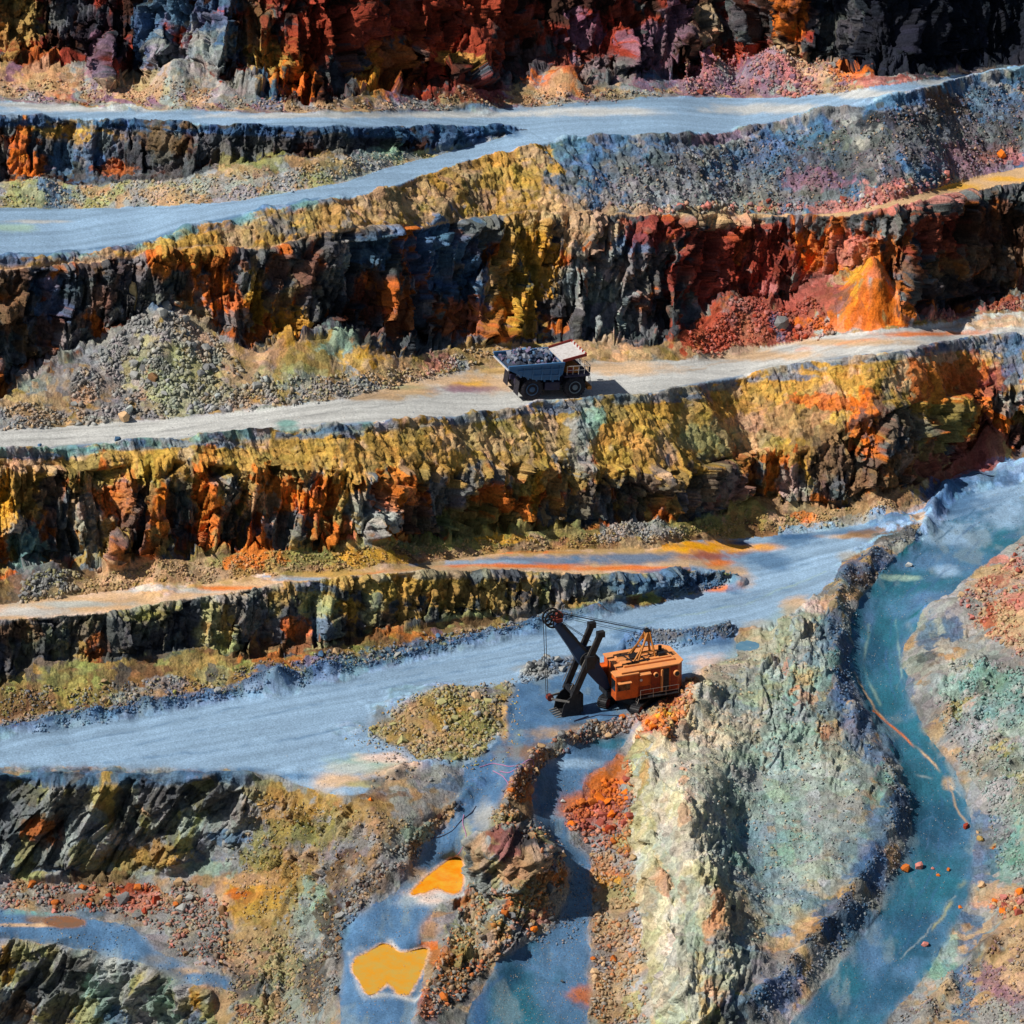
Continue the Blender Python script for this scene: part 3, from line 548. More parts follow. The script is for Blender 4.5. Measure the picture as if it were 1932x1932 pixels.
BLOBS = '''
o 60 110 120 30 45|T 90 150 90 26|y 30 40 50 60|x 200 70 60 60|b 300 70 46 80|G 330 130 50 60|b 400 60 70 90|G 380 110 60 50|M 190 130 30 50|n 480 60 40 60|T 250 165 60 30|b 500 170 40 34|G 440 175 60 24|Y 520 120 50 50|O 560 150 40 40|R 620 60 110 60|R 780 40 100 60|k 660 140 40 50|A 700 150 30 40|o 740 120 60 60|R 860 60 90 90|r 900 180 60 30|Y 860 120 40 20|R 960 60 60 70|k 1000 120 50 60|O 1060 160 60 30|z 1080 130 40 40|T 1040 175 50 20|r 1130 80 60 60|R 1180 50 40 60|g 1150 140 60 40|M 1100 60 40 40|b 1240 150 40 20|M 1230 100 60 60|M 1270 40 30 60|T 1335 60 30 80|O 1340 125 24 36|k 1400 60 60 70|r 1400 110 50 30|M 1330 160 60 30|M 1450 150 80 40|R 1430 100 40 30|O 1495 30 38 60|T 1480 110 30 40|P 1500 150 60 30|T 1540 130 50 30|x 1720 40 190 100|x 1880 80 120 80|k 1570 60 40 70|O 1600 138 40 14|z 1660 150 50 8|P 1680 160 60 8
B 60 230 90 8|Y 100 245 60 18|O 45 270 30 30|Y 170 260 70 16|O 50 310 40 30|b 190 290 40 40|b 120 300 30 40|k 270 290 60 50|n 320 270 40 40|o 220 320 40 16|k 330 310 60 24|k 560 260 160 20|x 740 265 120 14|l 480 310 80 20|y 600 312 60 18|G 520 340 90 14|t 440 330 60 12|L 340 358 60 10|b 860 270 80 20|b 95 372 40 24|L 40 370 40 24|T 330 370 60 14|G 420 355 60 20|c 720 290 40 14|b 900 250 70 8
W 60 200 120 5 2|W 250 206 240 6|W 600 218 240 5|W 900 216 200 6|W 1150 210 150 9|B 1280 205 60 12|W 1450 205 120 10|W 1640 178 110 8|W 1780 156 60 6|c 20 430 46 9|W 60 418 60 4
n 200 510 60 12|Y 350 470 60 30|o 330 500 20 20|A 480 560 30 60|O 420 560 50 50|A 540 600 40 60|T 700 385 120 30|y 600 420 120 30|g 520 430 30 20|b 840 470 80 50|x 860 540 80 60|b 900 560 60 60|b 830 500 40 70|Y 1000 430 60 70|A 1020 490 50 60|Y 960 550 50 60|A 980 600 60 50|T 1050 400 60 30|Y 960 330 60 40|T 1100 430 80 30|G 1150 520 90 60|g 1250 500 60 60|w 1140 590 60 60|b 1200 460 40 20|k 1270 520 60 80|k 80 620 130 90|b 100 560 50 50|n 20 560 40 60|n 60 640 40 30|k 200 560 80 60|x 240 620 60 50|T 340 600 30 30|g 440 600 40 20|k 560 520 80 80|x 660 560 60 80|g 640 490 40 50|b 700 470 60 40|G 655 480 14 60|k 700 640 60 20|o 880 600 70 40|o 750 590 30 50
R 1400 470 120 60|r 1350 530 80 50|T 1350 415 90 14|r 1480 500 80 60|r 1240 430 60 30|O 1560 470 60 50|z 1400 560 100 14|P 1520 560 80 40|z 1560 580 90 40|O 1640 540 50 100|A 1620 530 24 60|P 1600 470 40 40|O 1690 590 40 24|z 1390 630 110 50|R 1340 640 60 40|z 1500 620 70 50|b 1475 625 18 16|O 1600 615 90 14|n 1820 480 130 100|N 1870 430 90 50|r 1760 450 50 50|x 1800 560 80 40|P 1800 600 60 10|z 1900 585 60 10
e 1080 285 38 22|b 1100 310 60 50|b 1200 300 90 36|g 1250 340 140 50|b 1420 300 90 30|G 1300 370 160 30|b 1380 330 60 40|g 1450 350 120 50|b 1500 300 60 60|k 1600 320 110 60|k 1700 260 60 50|g 1560 380 120 20|b 1850 200 90 50|g 1800 280 120 60|n 1780 200 40 30|M 1850 300 80 40|P 1700 370 100 24|P 1900 290 40 20|M 1550 340 60 20|P 1600 390 120 12|t 1300 398 160 10|k 1750 230 60 30|k 1900 250 60 40|x 1660 230 50 16|A 1800 350 60 10|T 1870 340 70 10|A 1900 338 50 5|M 1350 260 40 16
G 150 650 60 30|n 120 720 50 30|G 60 720 40 24|t 90 760 40 40|g 240 700 120 90|G 320 680 140 100|L 330 720 90 60|b 310 605 20 16|e 540 800 20 8|k 300 700 30 14|T 380 640 40 40|g 430 620 20 30|t 480 690 60 40|c 640 650 30 30|L 560 720 60 30|G 620 740 120 24|A 700 690 60 30|T 760 700 60 30|P 830 685 30 22|L 770 735 40 14|y 900 660 60 20|T 1150 660 60 20|Y 940 700 60 12 2
T 840 718 90 16|T 930 722 60 20|A 890 726 30 10|T 1180 695 100 14|T 1400 670 150 10|T 1600 646 160 7|O 1750 630 90 5|T 1880 614 80 8|t 700 748 90 8|T 760 740 80 8|M 880 735 60 8
b 60 862 60 8|b 300 840 90 7|e 120 852 60 6|b 620 818 50 10|b 420 840 40 8|b 1060 772 60 10|e 1120 790 20 30|b 1290 750 70 10|b 1500 712 60 8|b 1730 665 60 8|b 1900 655 70 22|M 1770 660 30 20|b 1800 655 60 12
T 60 880 60 14|Y 60 930 60 40|A 10 960 20 40|k 100 960 30 70|G 40 1000 30 30|e 60 1040 40 50|k 110 1020 30 70|T 180 960 50 60|O 190 950 30 30|G 170 1000 24 60|o 230 960 30 60|k 250 1000 30 60|O 310 960 20 60|k 340 950 24 70|O 390 960 30 80|k 430 1000 20 50|G 430 920 30 30|Y 540 870 120 26|O 520 930 60 40|g 540 1000 30 40|T 500 950 30 30|O 600 940 50 50|G 690 960 40 40|w 690 1000 40 50|O 640 1020 30 40|Y 700 880 90 30|O 740 920 50 40|k 800 1000 60 50|Y 880 850 140 40|T 900 830 90 30|c 1110 800 18 50|G 1090 850 30 50|A 1010 930 20 40|O 940 960 60 40|l 900 1000 80 40|k 1120 960 60 60|k 1200 930 50 60|Y 1200 830 50 50|Y 1350 790 120 40|T 1400 820 60 40|L 1330 830 60 30|o 1400 920 50 60|O 1470 900 40 50|k 1340 930 50 60|G 1500 930 34 60|k 1600 900 70 60|t 1500 800 90 40|n 1560 850 60 50|O 1560 760 60 14|O 1640 800 30 60|k 1700 800 60 60|n 1720 880 60 50|O 1760 720 50 50|R 1850 730 60 40|O 1870 800 60 50|o 1800 700 50 40|z 1860 860 60 36|O 1890 800 30 40|k 1920 830 16 40|G 1900 760 30 30|b 1920 680 30 40|T 1780 670 30 16
g 70 1100 60 30|k 90 1110 40 20|n 20 1120 40 30|t 180 1105 60 16|t 260 1085 90 20|T 300 1095 90 14|l 500 1060 120 16|O 480 1060 50 20|l 640 1050 90 14|A 700 1055 60 12|l 800 1030 90 16|l 900 1025 90 14|A 960 1018 60 10|l 1050 1005 80 14|G 1175 1005 50 20|G 1240 1000 40 18|l 1320 990 60 14|l 1420 965 60 24|n 1480 960 60 16|t 1560 970 80 20|G 1600 985 60 12|t 1700 950 70 30|O 1520 975 30 8|n 1660 925 60 30|z 1800 890 70 30
Z 1300 1036 76 15|Z 1360 1030 60 13|Z 1320 1036 70 14|A 1250 1042 40 7|Z 1440 1032 40 9|d 1400 1024 26 4|Z 1352 1070 18 5|T 150 1140 160 20|W 60 1155 80 10|w 150 1140 100 6|W 330 1115 120 6|T 450 1105 100 12|O 420 1110 60 5|Y 620 1082 100 10|B 560 1093 60 4|T 760 1072 90 10|b 800 1065 30 5|b 1000 1060 120 12 0|b 1200 1052 140 14|B 900 1062 90 6|O 980 1068 120 4|O 1180 1072 130 5|P 1260 1078 60 6|O 1000 1042 100 3|T 1320 1060 60 14|z 1340 1050 50 10|O 1360 1062 30 7|T 1390 1085 30 24|O 1350 1110 40 7|b 1450 1060 60 20|b 1500 1020 60 14|d 1500 1012 70 6|b 1600 1005 70 10|b 1700 990 50 10|T 1600 1012 60 5
Y 700 1100 160 26|y 500 1115 90 16|b 600 1110 40 10|G 450 1130 40 10|k 60 1230 90 50|k 200 1180 120 40|n 30 1190 40 30|o 180 1220 20 30|l 260 1150 60 14|k 290 1220 90 30|g 480 1160 40 50|b 590 1180 40 40|O 560 1200 30 40|L 600 1140 60 24|A 660 1150 30 30|Y 850 1110 160 30|Y 760 1160 30 20|k 720 1180 20 30|k 640 1190 30 40|n 540 1220 60 20|o 760 1200 60 14|y 930 1140 60 20|G 1080 1110 60 20|g 1130 1120 60 20|b 1250 1110 90 24|b 1340 1090 50 20|b 1180 1150 80 14|g 1000 1160 60 20|n 700 1210 90 12
n 60 1330 80 40|l 150 1290 60 40|n 260 1290 90 40|k 230 1280 20 30|y 370 1260 60 30|G 320 1290 50 14|t 60 1360 60 12|L 405 1280 30 24|k 400 1275 10 20|n 480 1240 50 16|o 530 1250 60 14|G 245 1318 50 14|A 230 1338 12 3|t 350 1310 60 8|n 850 1188 90 12|T 900 1190 60 8|M 830 1190 14 6|b 100 1366 60 10|b 200 1345 70 14|b 160 1358 60 12|b 300 1330 90 12|b 420 1310 80 14|b 510 1285 60 22|b 620 1262 60 20|b 720 1240 60 18|b 800 1225 60 16|b 880 1210 50 12|G 450 1295 30 8|b 980 1195 60 8
T 740 1455 60 20|c 690 1440 60 18|T 640 1470 60 16|p 720 1430 50 10|w 660 1450 50 12|b 550 1465 60 9|b 780 1410 40 8|L 700 1480 50 8
y 760 1380 60 40|Y 850 1370 60 50|k 920 1340 30 30|l 880 1390 60 40|g 720 1360 30 20|T 820 1400 50 20|L 860 1330 60 20|A 950 1350 10 40|G 900 1310 40 12|t 770 1360 40 24
k 1030 1262 50 16|G 1010 1268 40 14|g 1080 1248 40 12|b 1060 1255 40 14|d 1330 1205 70 20|b 1200 1200 60 20|g 1250 1205 40 10|b 1180 1225 60 14|k 1350 1195 40 10
g 760 1462 50 14|k 720 1475 30 10|n 720 1500 50 20|b 850 1480 50 20|G 830 1500 30 20
b 120 1470 130 12|b 250 1478 90 12|b 380 1466 60 10|e 60 1465 60 8|b 450 1455 60 8
k 40 1550 60 70|n 90 1560 40 40|o 85 1570 30 30|k 140 1520 40 60|L 195 1520 18 50|w 180 1580 26 60|Y 210 1500 20 40|L 170 1620 30 40|k 240 1540 20 60|W 245 1560 10 40|k 280 1520 40 40|T 275 1530 16 12|g 320 1540 20 60|y 230 1620 60 20|Y 300 1610 40 30|w 350 1540 14 40|k 400 1510 30 40|L 370 1485 20 12|k 330 1500 30 30|b 100 1640 50 20|g 90 1620 40 40|L 50 1620 20 30|n 200 1660 60 16|G 60 1690 60 16|o 270 1690 50 18|R 260 1680 30 10|T 300 1700 40 14|P 250 1700 50 14|n 150 1700 60 14
G 450 1540 60 40|L 500 1490 50 20|b 400 1610 50 20 |G 430 1590 60 40|b 440 1580 40 14|Y 560 1530 60 50|Y 620 1520 40 30|l 540 1580 60 30|Y 520 1660 90 50|A 460 1690 60 40|O 450 1690 40 14|T 420 1700 30 16|l 500 1620 40 30|T 470 1660 50 14|Y 500 1720 60 50|y 520 1760 60 40|L 580 1700 40 40|c 600 1720 30 60|G 580 1780 40 60|k 570 1575 16 20|g 560 1600 20 20|L 640 1560 40 40|G 650 1620 50 40|y 700 1530 60 30|t 720 1560 40 30|l 600 1570 50 30|c 400 1640 50 18|G 380 1700 40 40|t 470 1770 60 20|t 460 1820 60 30|L 540 1830 60 40|G 580 1900 40 60|t 420 1870 40 20|n 640 1660 40 30|n 660 1620 20 20|k 640 1760 16 60|N 620 1740 24 40|k 700 1680 50 24|n 590 1860 16 60|L 480 1900 40 30|G 360 1790 40 30|k 470 1860 40 30|k 600 1830 24 60|z 460 1905 20 14
b 80 1735 120 20|b 210 1745 60 20|n 70 1735 30 10|T 110 1740 26 6|b 260 1775 60 20|b 330 1815 70 20|b 400 1845 60 16|g 340 1795 60 16|t 370 1830 40 8|e 80 1720 60 8|b 180 1725 30 14|T 60 1746 70 4
A 20 1820 16 40|L 35 1800 10 40|k 100 1860 80 60|g 60 1870 30 60|k 160 1840 50 50|W 210 1820 22 40|w 200 1880 40 50|c 180 1900 30 60|w 250 1860 20 60|L 170 1910 20 30|G 300 1860 30 40|k 320 1840 30 20|c 310 1900 30 40|A 380 1880 14 50|L 375 1920 20 30|b 230 1910 20 20|b 380 1920 20 30|n 30 1900 40 30|g 290 1810 30 14
T 780 1650 30 16|p 760 1650 20 12|W 820 1700 70 14|w 830 1712 40 8|c 790 1580 30 20|b 860 1530 30 30|b 720 1750 50 20|p 810 1685 50 10|b 770 1740 60 14|
T 1010 1430 40 30|o 1000 1450 30 30|t 960 1510 50 40|G 920 1540 30 30|L 940 1540 20 20|o 980 1490 30 30|n 1000 1420 60 20|t 1080 1385 80 14|k 1150 1370 60 12|g 1200 1350 30 14|t 1200 1330 20 8
L 880 1620 14 60|k 905 1620 12 40|T 920 1610 20 30|k 930 1650 10 20|r 960 1600 30 30|N 1000 1600 24 24|k 985 1590 20 20|o 970 1640 30 20|O 960 1650 16 8|T 1000 1650 14 30|L 940 1640 10 40|W 1010 1610 20 14|T 1000 1640 50 40|o 1025 1650 24 20|N 930 1690 30 10|G 950 1710 30 14|T 890 1710 20 40|o 880 1690 20 20|O 960 1720 14 24|G 985 1730 12 40|A 945 1760 20 20|L 990 1700 30 40|t 900 1770 40 20|t 1010 1690 40 30|P 1015 1730 20 14|L 870 1790 30 40|y 860 1830 30 40|o 830 1800 30 24|O 810 1780 30 8|t 800 1840 14 40|o 800 1900 20 30|k 900 1830 30 20|n 850 1870 30 30|k 870 1880 40 14|g 850 1920 40 20|G 1000 1760 40 14|L 1020 1580 24 20
b 1050 1500 50 60|b 1120 1420 90 30|E 1150 1400 40 12|b 1090 1400 60 20|B 1080 1440 60 10|b 1040 1600 20 30|B 1060 1540 30 14|b 1100 1640 60 60|b 1080 1720 40 60|b 1060 1800 60 40|E 970 1880 50 60|D 960 1840 30 30|E 1000 1920 70 40|b 1060 1880 50 60|d 905 1900 14 60|d 1015 1500 10 40
z 1110 1500 50 40|o 1100 1520 50 30|O 1140 1500 50 50|P 1130 1540 60 30|O 1170 1460 30 30|z 1100 1550 30 20|o 1140 1450 30 20|Y 1175 1600 20 24|L 1180 1590 14 20|O 1150 1640 50 20|A 1150 1660 30 12|T 1130 1630 50 24|L 1170 1690 30 20|t 1150 1740 50 40|T 1150 1780 40 40|g 1130 1810 30 24|t 1160 1840 40 30|o 1110 1880 40 20|T 1160 1880 50 30|t 1150 1915 60 20|L 1200 1900 24 30
O 1280 1310 30 30|R 1275 1330 24 30|O 1250 1370 40 40|O 1270 1380 40 30|R 1230 1400 30 20|A 1260 1350 14 14|T 1300 1330 14 30|T 1290 1290 20 12|o 1300 1300 30 14|T 1330 1280 40 20|t 1370 1250 40 20|T 1400 1240 60 20|p 1340 1250 40 16|b 1408 1218 24 10|t 1420 1200 50 14|G 1440 1180 50 12|T 1450 1230 40 24|Y 1480 1180 12 60|T 1500 1150 30 30|L 1480 1220 14 60|O 1485 1260 10 20|R 1483 1262 5 12|T 1530 1180 30 30|p 1540 1150 30 20|G 1520 1240 30 30|b 1530 1250 20 20|c 1485 1320 20 60|e 1495 1310 12 60|A 1520 1280 30 24|O 1525 1310 30 20|z 1515 1325 12 12|y 1560 1310 14 30|L 1420 1300 40 30|G 1430 1290 30 20|g 1370 1320 20 10|T 1380 1370 50 30|P 1360 1400 40 20|z 1370 1410 20 10|V 1240 1420 40 30|V 1225 1500 40 100|V 1240 1620 40 80|V 1250 1760 30 80|V 1340 1420 90 60|V 1320 1520 70 90|w 1400 1460 90 50|V 1550 1450 70 50|L 1210 1440 24 50|w 1230 1470 26 60|W 1260 1450 30 30|Y 1215 1500 10 60|w 1300 1440 50 40|W 1340 1480 60 50|c 1400 1440 50 20|G 1400 1520 60 50|e 1370 1580 50 20|b 1430 1600 60 50|b 1460 1650 60 60|e 1400 1620 20 20|w 1450 1480 60 30|c 1490 1520 50 40|w 1560 1480 60 40|W 1600 1500 40 50|W 1540 1640 60 40|e 1500 1600 50 30|c 1500 1400 60 40|A 1570 1370 30 24|T 1590 1390 30 20|O 1560 1380 14 14|L 1220 1560 30 60|W 1240 1560 30 60|c 1260 1640 30 60|G 1280 1600 30 60|w 1300 1700 30 60|Y 1240 1660 14 30|O 1256 1690 14 34|R 1258 1700 8 20|T 1220 1700 20 40|z 1290 1690 8 30|O 1290 1470 10 14|z 1300 1500 10 20|o 1290 1540 10 20|w 1280 1760 30 60|G 1300 1800 40 60|c 1310 1760 20 40|L 1350 1740 30 30|T 1370 1740 30 30|O 1345 1760 20 20|A 1370 1790 14 20|O 1350 1720 8 30|R 1360 1880 14 30|O 1340 1860 20 20|W 1250 1830 20 60|L 1225 1780 14 60|g 1260 1900 20 40|w 1300 1900 30 40|Y 1320 1860 8 60|A 1330 1910 10 30|L 1230 1600 10 60
b 1400 1780 50 24|E 1390 1790 20 10|t 1460 1780 60 14|g 1440 1820 60 20|G 1380 1850 40 14|b 1480 1760 40 10|b 1520 1700 40 20|b 1360 1830 40 14|n 1560 1760 30 20|k 1540 1790 40 20|g 1420 1860 60 20|b 1400 1900 40 30|k 1390 1920 50 20|d 1470 1880 50 30
d 1600 1090 60 24|g 1560 1120 30 14|b 1570 1180 24 50|d 1590 1240 20 60|e 1570 1260 20 24|d 1595 1300 24 50|n 1630 1100 30 14|G 1600 1050 24 12|b 1560 1200 20 30|T 1560 1140 20 14|e 1550 1290 20 20|b 1570 1340 30 30|d 1620 1380 40 40|b 1660 1430 30 24|e 1660 1500 30 40|b 1660 1560 30 50|k 1690 1510 20 16|G 1650 1490 20 14|b 1620 1620 40 50|d 1640 1650 30 40|d 1700 1540 20 60|b 1690 1660 30 30|d 1590 1730 50 40|d 1660 1060 40 14|n 1640 1010 60 10|k 1690 1020 50 14|d 1800 940 50 30|b 1860 910 70 14|b 1780 960 40 20|T 1730 985 14 16|d 1760 930 30 20
b 1850 960 90 30|B 1900 970 60 30|B 1800 1010 70 24|b 1760 1060 60 30|E 1700 1100 60 24|B 1780 1080 30 14|E 1660 1200 40 60|D 1650 1240 24 40|b 1640 1170 14 20|b 1750 1130 30 14|c 1700 1090 40 6|E 1670 1320 50 60|b 1710 1300 14 40|E 1740 1400 50 50|E 1760 1490 60 60|D 1770 1560 60 60|t 1790 1480 14 14|D 1720 1750 50 60|E 1740 1660 80 60|D 1650 1860 60 60|b 1640 1800 30 60|D 1560 1900 60 40|E 1600 1850 40 40|b 1620 1760 24 40
w 1800 1120 50 30|G 1780 1200 60 40|g 1760 1260 30 30|b 1750 1200 20 30|G 1820 1180 50 50|d 1800 1190 24 20|T 1880 1090 60 30|P 1900 1060 40 14|z 1880 1100 30 14|T 1900 1150 60 50|T 1932 1180 60 60|P 1932 1130 40 20|R 1870 1160 14 30|G 1840 1240 40 24|g 1900 1250 60 24|w 1800 1280 60 40|c 1790 1300 30 24|k 1750 1240 20 10|e 1880 1290 60 30|k 1850 1310 12 30|A 1830 1350 12 30|O 1840 1330 10 20|W 1860 1340 60 30|w 1850 1380 60 40|c 1920 1370 40 40|e 1900 1330 60 20|G 1880 1440 60 40|T 1800 1420 20 20|G 1810 1380 30 30|g 1750 1340 30 30|G 1900 1500 60 40|c 1920 1560 40 60|e 1900 1620 40 60|b 1850 1620 40 60|G 1870 1540 30 40|b 1850 1560 30 20|g 1870 1580 30 20|b 1850 1780 50 40|T 1800 1760 60 14|P 1900 1700 50 14|T 1890 1690 50 24|c 1780 1800 30 40|L 1760 1830 30 14|b 1830 1740 30 20|e 1770 1830 30 20
t 1900 1780 60 40|n 1880 1800 50 20|T 1920 1820 60 60|M 1870 1850 40 30|g 1830 1830 24 24|b 1820 1880 30 50|t 1760 1900 30 40|T 1790 1880 20 20|G 1740 1920 30 20|M 1920 1880 40 30|G 1900 1910 50 20|g 1700 1920 40 20|T 1930 1850 40 20
'''
f1, e1, q = cells(BX / 0.9, BY / 0.9, BZ / 1.2, 81)
nb = nb + (q[..., 5] - 0.5) * 0.55 * (1 - fw)
for ln in BLOBS.strip().replace('\n', '|').split('|'):  # on the cliffs, k and x blobs also paint shaded parts darker
    p = ln.split()
    if len(p) < 5: continue
    cu, cvv, ru, rv = (float(t) for t in p[1:5]); ang = math.radians(float(p[5])) if len(p) > 5 else 0
    R_ = max(ru, rv) * 1.7
    i0, i1 = np.searchsorted(uu, [cu - R_, cu + R_]); j0, j1 = np.searchsorted(vv, [cvv - R_, cvv + R_])
    if i1 <= i0 or j1 <= j0: continue
    sl = (slice(j0, j1), slice(i0, i1))
    du = U[sl] - cu; dv = V[sl] - cvv
    a_ = du * math.cos(ang) + dv * math.sin(ang); b_ = -du * math.sin(ang) + dv * math.cos(ang)
    r = np.sqrt((a_ / ru) ** 2 + (b_ / rv) ** 2) + nb[sl] * (1.1 - 0.3 * fw[sl])
    hs = fw[sl]
    w = (1 - sm(0.80 - 0.45 * hs, 1.12 + 0.25 * hs, r)) * (0.75 + 0.12 * hs)
    # dust on a road does not climb the banks, and rock colours stay off the roads
    isroad = p[0] in 'BbEDWwTtcpdAOzPM'
    on_flat = flat[int(np.clip(np.searchsorted(vv, cvv), 0, NR - 1)), int(np.clip(np.searchsorted(uu, cu), 0, NC - 1))]
    w = w * np.where(np.abs(flat[sl] - on_flat) > 0.5, 0.0, 1.0)
    CO[sl] = CO[sl] * (1 - w[..., None]) + PL[p[0]] * w[..., None]
# blue crushed rock dumped along the road edges
def band(cv_, lo, hi, key, amt, u0, u1_, seed, bias=0.0):
    global CO
    k = sm(lo - 5, lo + 3, V - cv_(U)) * (1 - sm(hi - 4, hi + 5, V - cv_(U))) * sm(u0 - 15, u0 + 15, U) * (1 - sm(u1_ - 15, u1_ + 15, U))
    k = amt * k * sm(-0.15, 0.1, perlin(U / 45, V / 14, U * 0 + seed, 38) + 0.5 * perlin(U / 12, V / 6, U * 0 + seed, 39) + bias)
    CO = CO * (1 - k[..., None]) + PL[key] * k[..., None]
band(R5t, -22, 3, 'b', .85, -300, 1180, 1, .35); band(R5t, -10, 1, 'd', .8, -300, 1150, 2, .0)
band(R3b, -5, 12, 'b', .8, -300, 2200, 3, -.05); band(R3b, -4, 14, 'G', .7, -300, 2200, 4, -.1); band(R3b, -4, 10, 'e', .7, -300, 700, 5, -.2)
band(CR2, -10, 8, 'b', .8, -300, 640, 6, .1); band(CR2, -3, 12, 'e', .6, 100, 640, 7, -.2); band(R1b, -1, 16, 'd', .85, -300, 980, 8, .2); band(R1t, -10, 1, 'g', .6, -300, 1300, 9, 0)
band(C(-300,1450, 0,1450, 450,1454, 600,1490, 700,1490), -2, 26, 'b', .85, -300, 470, 10, .2); band(B4b, -2, 10, 'G', .5, -300, 1100, 11, -.1)
band(B4b, -6, 30, 'b', .75, 1150, 1400, 12, .2); band(B4t, 0, 9, 'y', .7, 300, 1300, 13, 0)
# pale ridge: left face painted lighter as sunlit, right side blue-grey scree
rm = inpoly(UW, VW, P2('1240 1400 1330 1270 1480 1140 1560 1160 1560 1300 1640 1470 1640 1580 1560 1700 1440 1780 1330 1932 1230 1932 1190 1600')) & (zone != 'ramp')
rm = blur(blur(rm.astype(np.float32), 4, 0), 4, 1)[..., None] * 0.5
crest = np.interp(V, [1280, 1400, 1480, 1550, 1640, 1700, 1800, 1932], [1330, 1400, 1350, 1330, 1345, 1370, 1390, 1380]) + 22 * perlin(U / 30, V / 30, U * 0, 27)
rs_ = sm(-25, 30, U - crest)[..., None]
tgt = (PL['V'] * (0.75 + 0.25 * sm(-.3, .3, n1))[..., None]) * (1 - rs_) + lin((138, 160, 152)) * rs_
tgt0 = PL['V'] * (0.5 + 0.5 * sm(-.3, .3, n1))[..., None] + PL['c'] * (0.5 - 0.5 * sm(-.3, .3, n1))[..., None]
CO = CO * (1 - rm) + tgt * rm
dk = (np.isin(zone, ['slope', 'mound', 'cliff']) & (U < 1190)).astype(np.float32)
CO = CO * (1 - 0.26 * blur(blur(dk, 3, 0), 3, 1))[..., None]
dk = (np.isin(zone, ['slope', 'cliff']) & (U > 1550)).astype(np.float32)
CO = CO * (1 - 0.14 * dk)[..., None]
# dust and spill soften the edge between worn ground and rubble
fb_ = max(2, int(9 / STEP)); fbl = blur(blur(flat, fb_, 0), fb_, 1); kk = np.clip(4 * fbl * (1 - fbl), 0, 1) * sm(1180, 1260, V) * 0.85
CB = np.stack([blur(blur(CO[..., q_], fb_, 0), fb_, 1) for q_ in range(3)], -1)
kk = (kk * sm(-0.35, 0.05, perlin(U / 14, V / 14, U * 0 + 1, 29)))[..., None]
CO = CO * (1 - kk) + CB * kk
# broken stone has many colours: each lump differs a little
f2, e2, q2 = cells(BX / 3.2, BY / 3.2, BZ / 4.2, 82)
nf = (1 - fw)[..., None] * np.where(low, 0.8, 1.0)[..., None]
val = 1 + nf[..., 0] * (0.55 * (q[..., 0] - 0.5) + 0.30 * (q2[..., 0] - 0.5)) + 0.10 * fbm(BX / 1.2, BY / 1.2, BZ / 1.2, 3, 83)
hue = np.stack([(q[..., 1] - 0.5), (q[..., 2] - 0.5) * 0.5, (q[..., 4] - 0.5)], -1) * 0.16 + np.stack([(q2[..., 1] - 0.5), (q2[..., 2] - 0.5) * 0.4, (q2[..., 4] - 0.5)], -1) * 0.22
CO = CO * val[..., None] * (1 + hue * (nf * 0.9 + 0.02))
# dust streaks and tyre tracks along the roads
st = perlin(BX / 22, (BY - 0.42 * BX) / 1.3, BZ * 0, 84) + 0.6 * perlin(BX / 14, (BY - 0.40 * BX) / 0.5, BZ * 0, 85)
isb = np.isin(zone, ['r1', 'r2', 'r3', 'main', 'b4'])
CO = CO * (1 + 0.24 * st * isb)[..., None]
isr = np.isin(zone, ['ramp', 'trk1', 'trk2', 'bench'])
gv_ = fbm(BX / 1.5, BY / 3.0, BZ * 0, 4, 87, 0.7)
CO = CO * (1 + 0.55 * gv_ * isr)[..., None]
dst = sm(0.10, 0.3, fbm(BX / 4, BY / 9, BZ * 0, 4, 88, .6)) * isr * 0.5
CO = CO * (1 - dst[..., None]) + np.array(lin((120, 138, 146)))[None, None] * dst[..., None]

# wheel ruts, washed-out trickles and crusts drawn as lines
def line(pts, w, key, amt, nz_=0.5, seed=1):
    global CO
    pts = np.array(pts, float)
    m = (U > pts[:, 0].min() - 4 * w - 8) & (U < pts[:, 0].max() + 4 * w + 8) & (V > pts[:, 1].min() - 4 * w - 8) & (V < pts[:, 1].max() + 4 * w + 8)
    a_, b_ = U[m], V[m]; wv = 5 * perlin(a_ / 26, b_ / 26, a_ * 0 + seed, 18) + 2 * perlin(a_ / 8, b_ / 8, a_ * 0 + seed, 19)
    a_ = a_ + wv; b_ = b_ + 0.5 * wv; best = np.full(a_.shape, 1e9)
    for (x1, y1), (x2, y2) in zip(pts[:-1], pts[1:]):
        L = (x2 - x1) ** 2 + (y2 - y1) ** 2; t = np.clip(((a_ - x1) * (x2 - x1) + (b_ - y1) * (y2 - y1)) / L, 0, 1)
        best = np.minimum(best, np.hypot(a_ - x1 - t * (x2 - x1), b_ - y1 - t * (y2 - y1)))
    k = amt * np.exp(-(best / w) ** 2) * sm(-nz_, nz_, perlin(a_ / 30, b_ / 30, a_ * 0 + seed, 20)) * (flat[m] > .5)
    CO[m] = CO[m] * (1 - k[:, None]) + PL[key] * k[:, None]
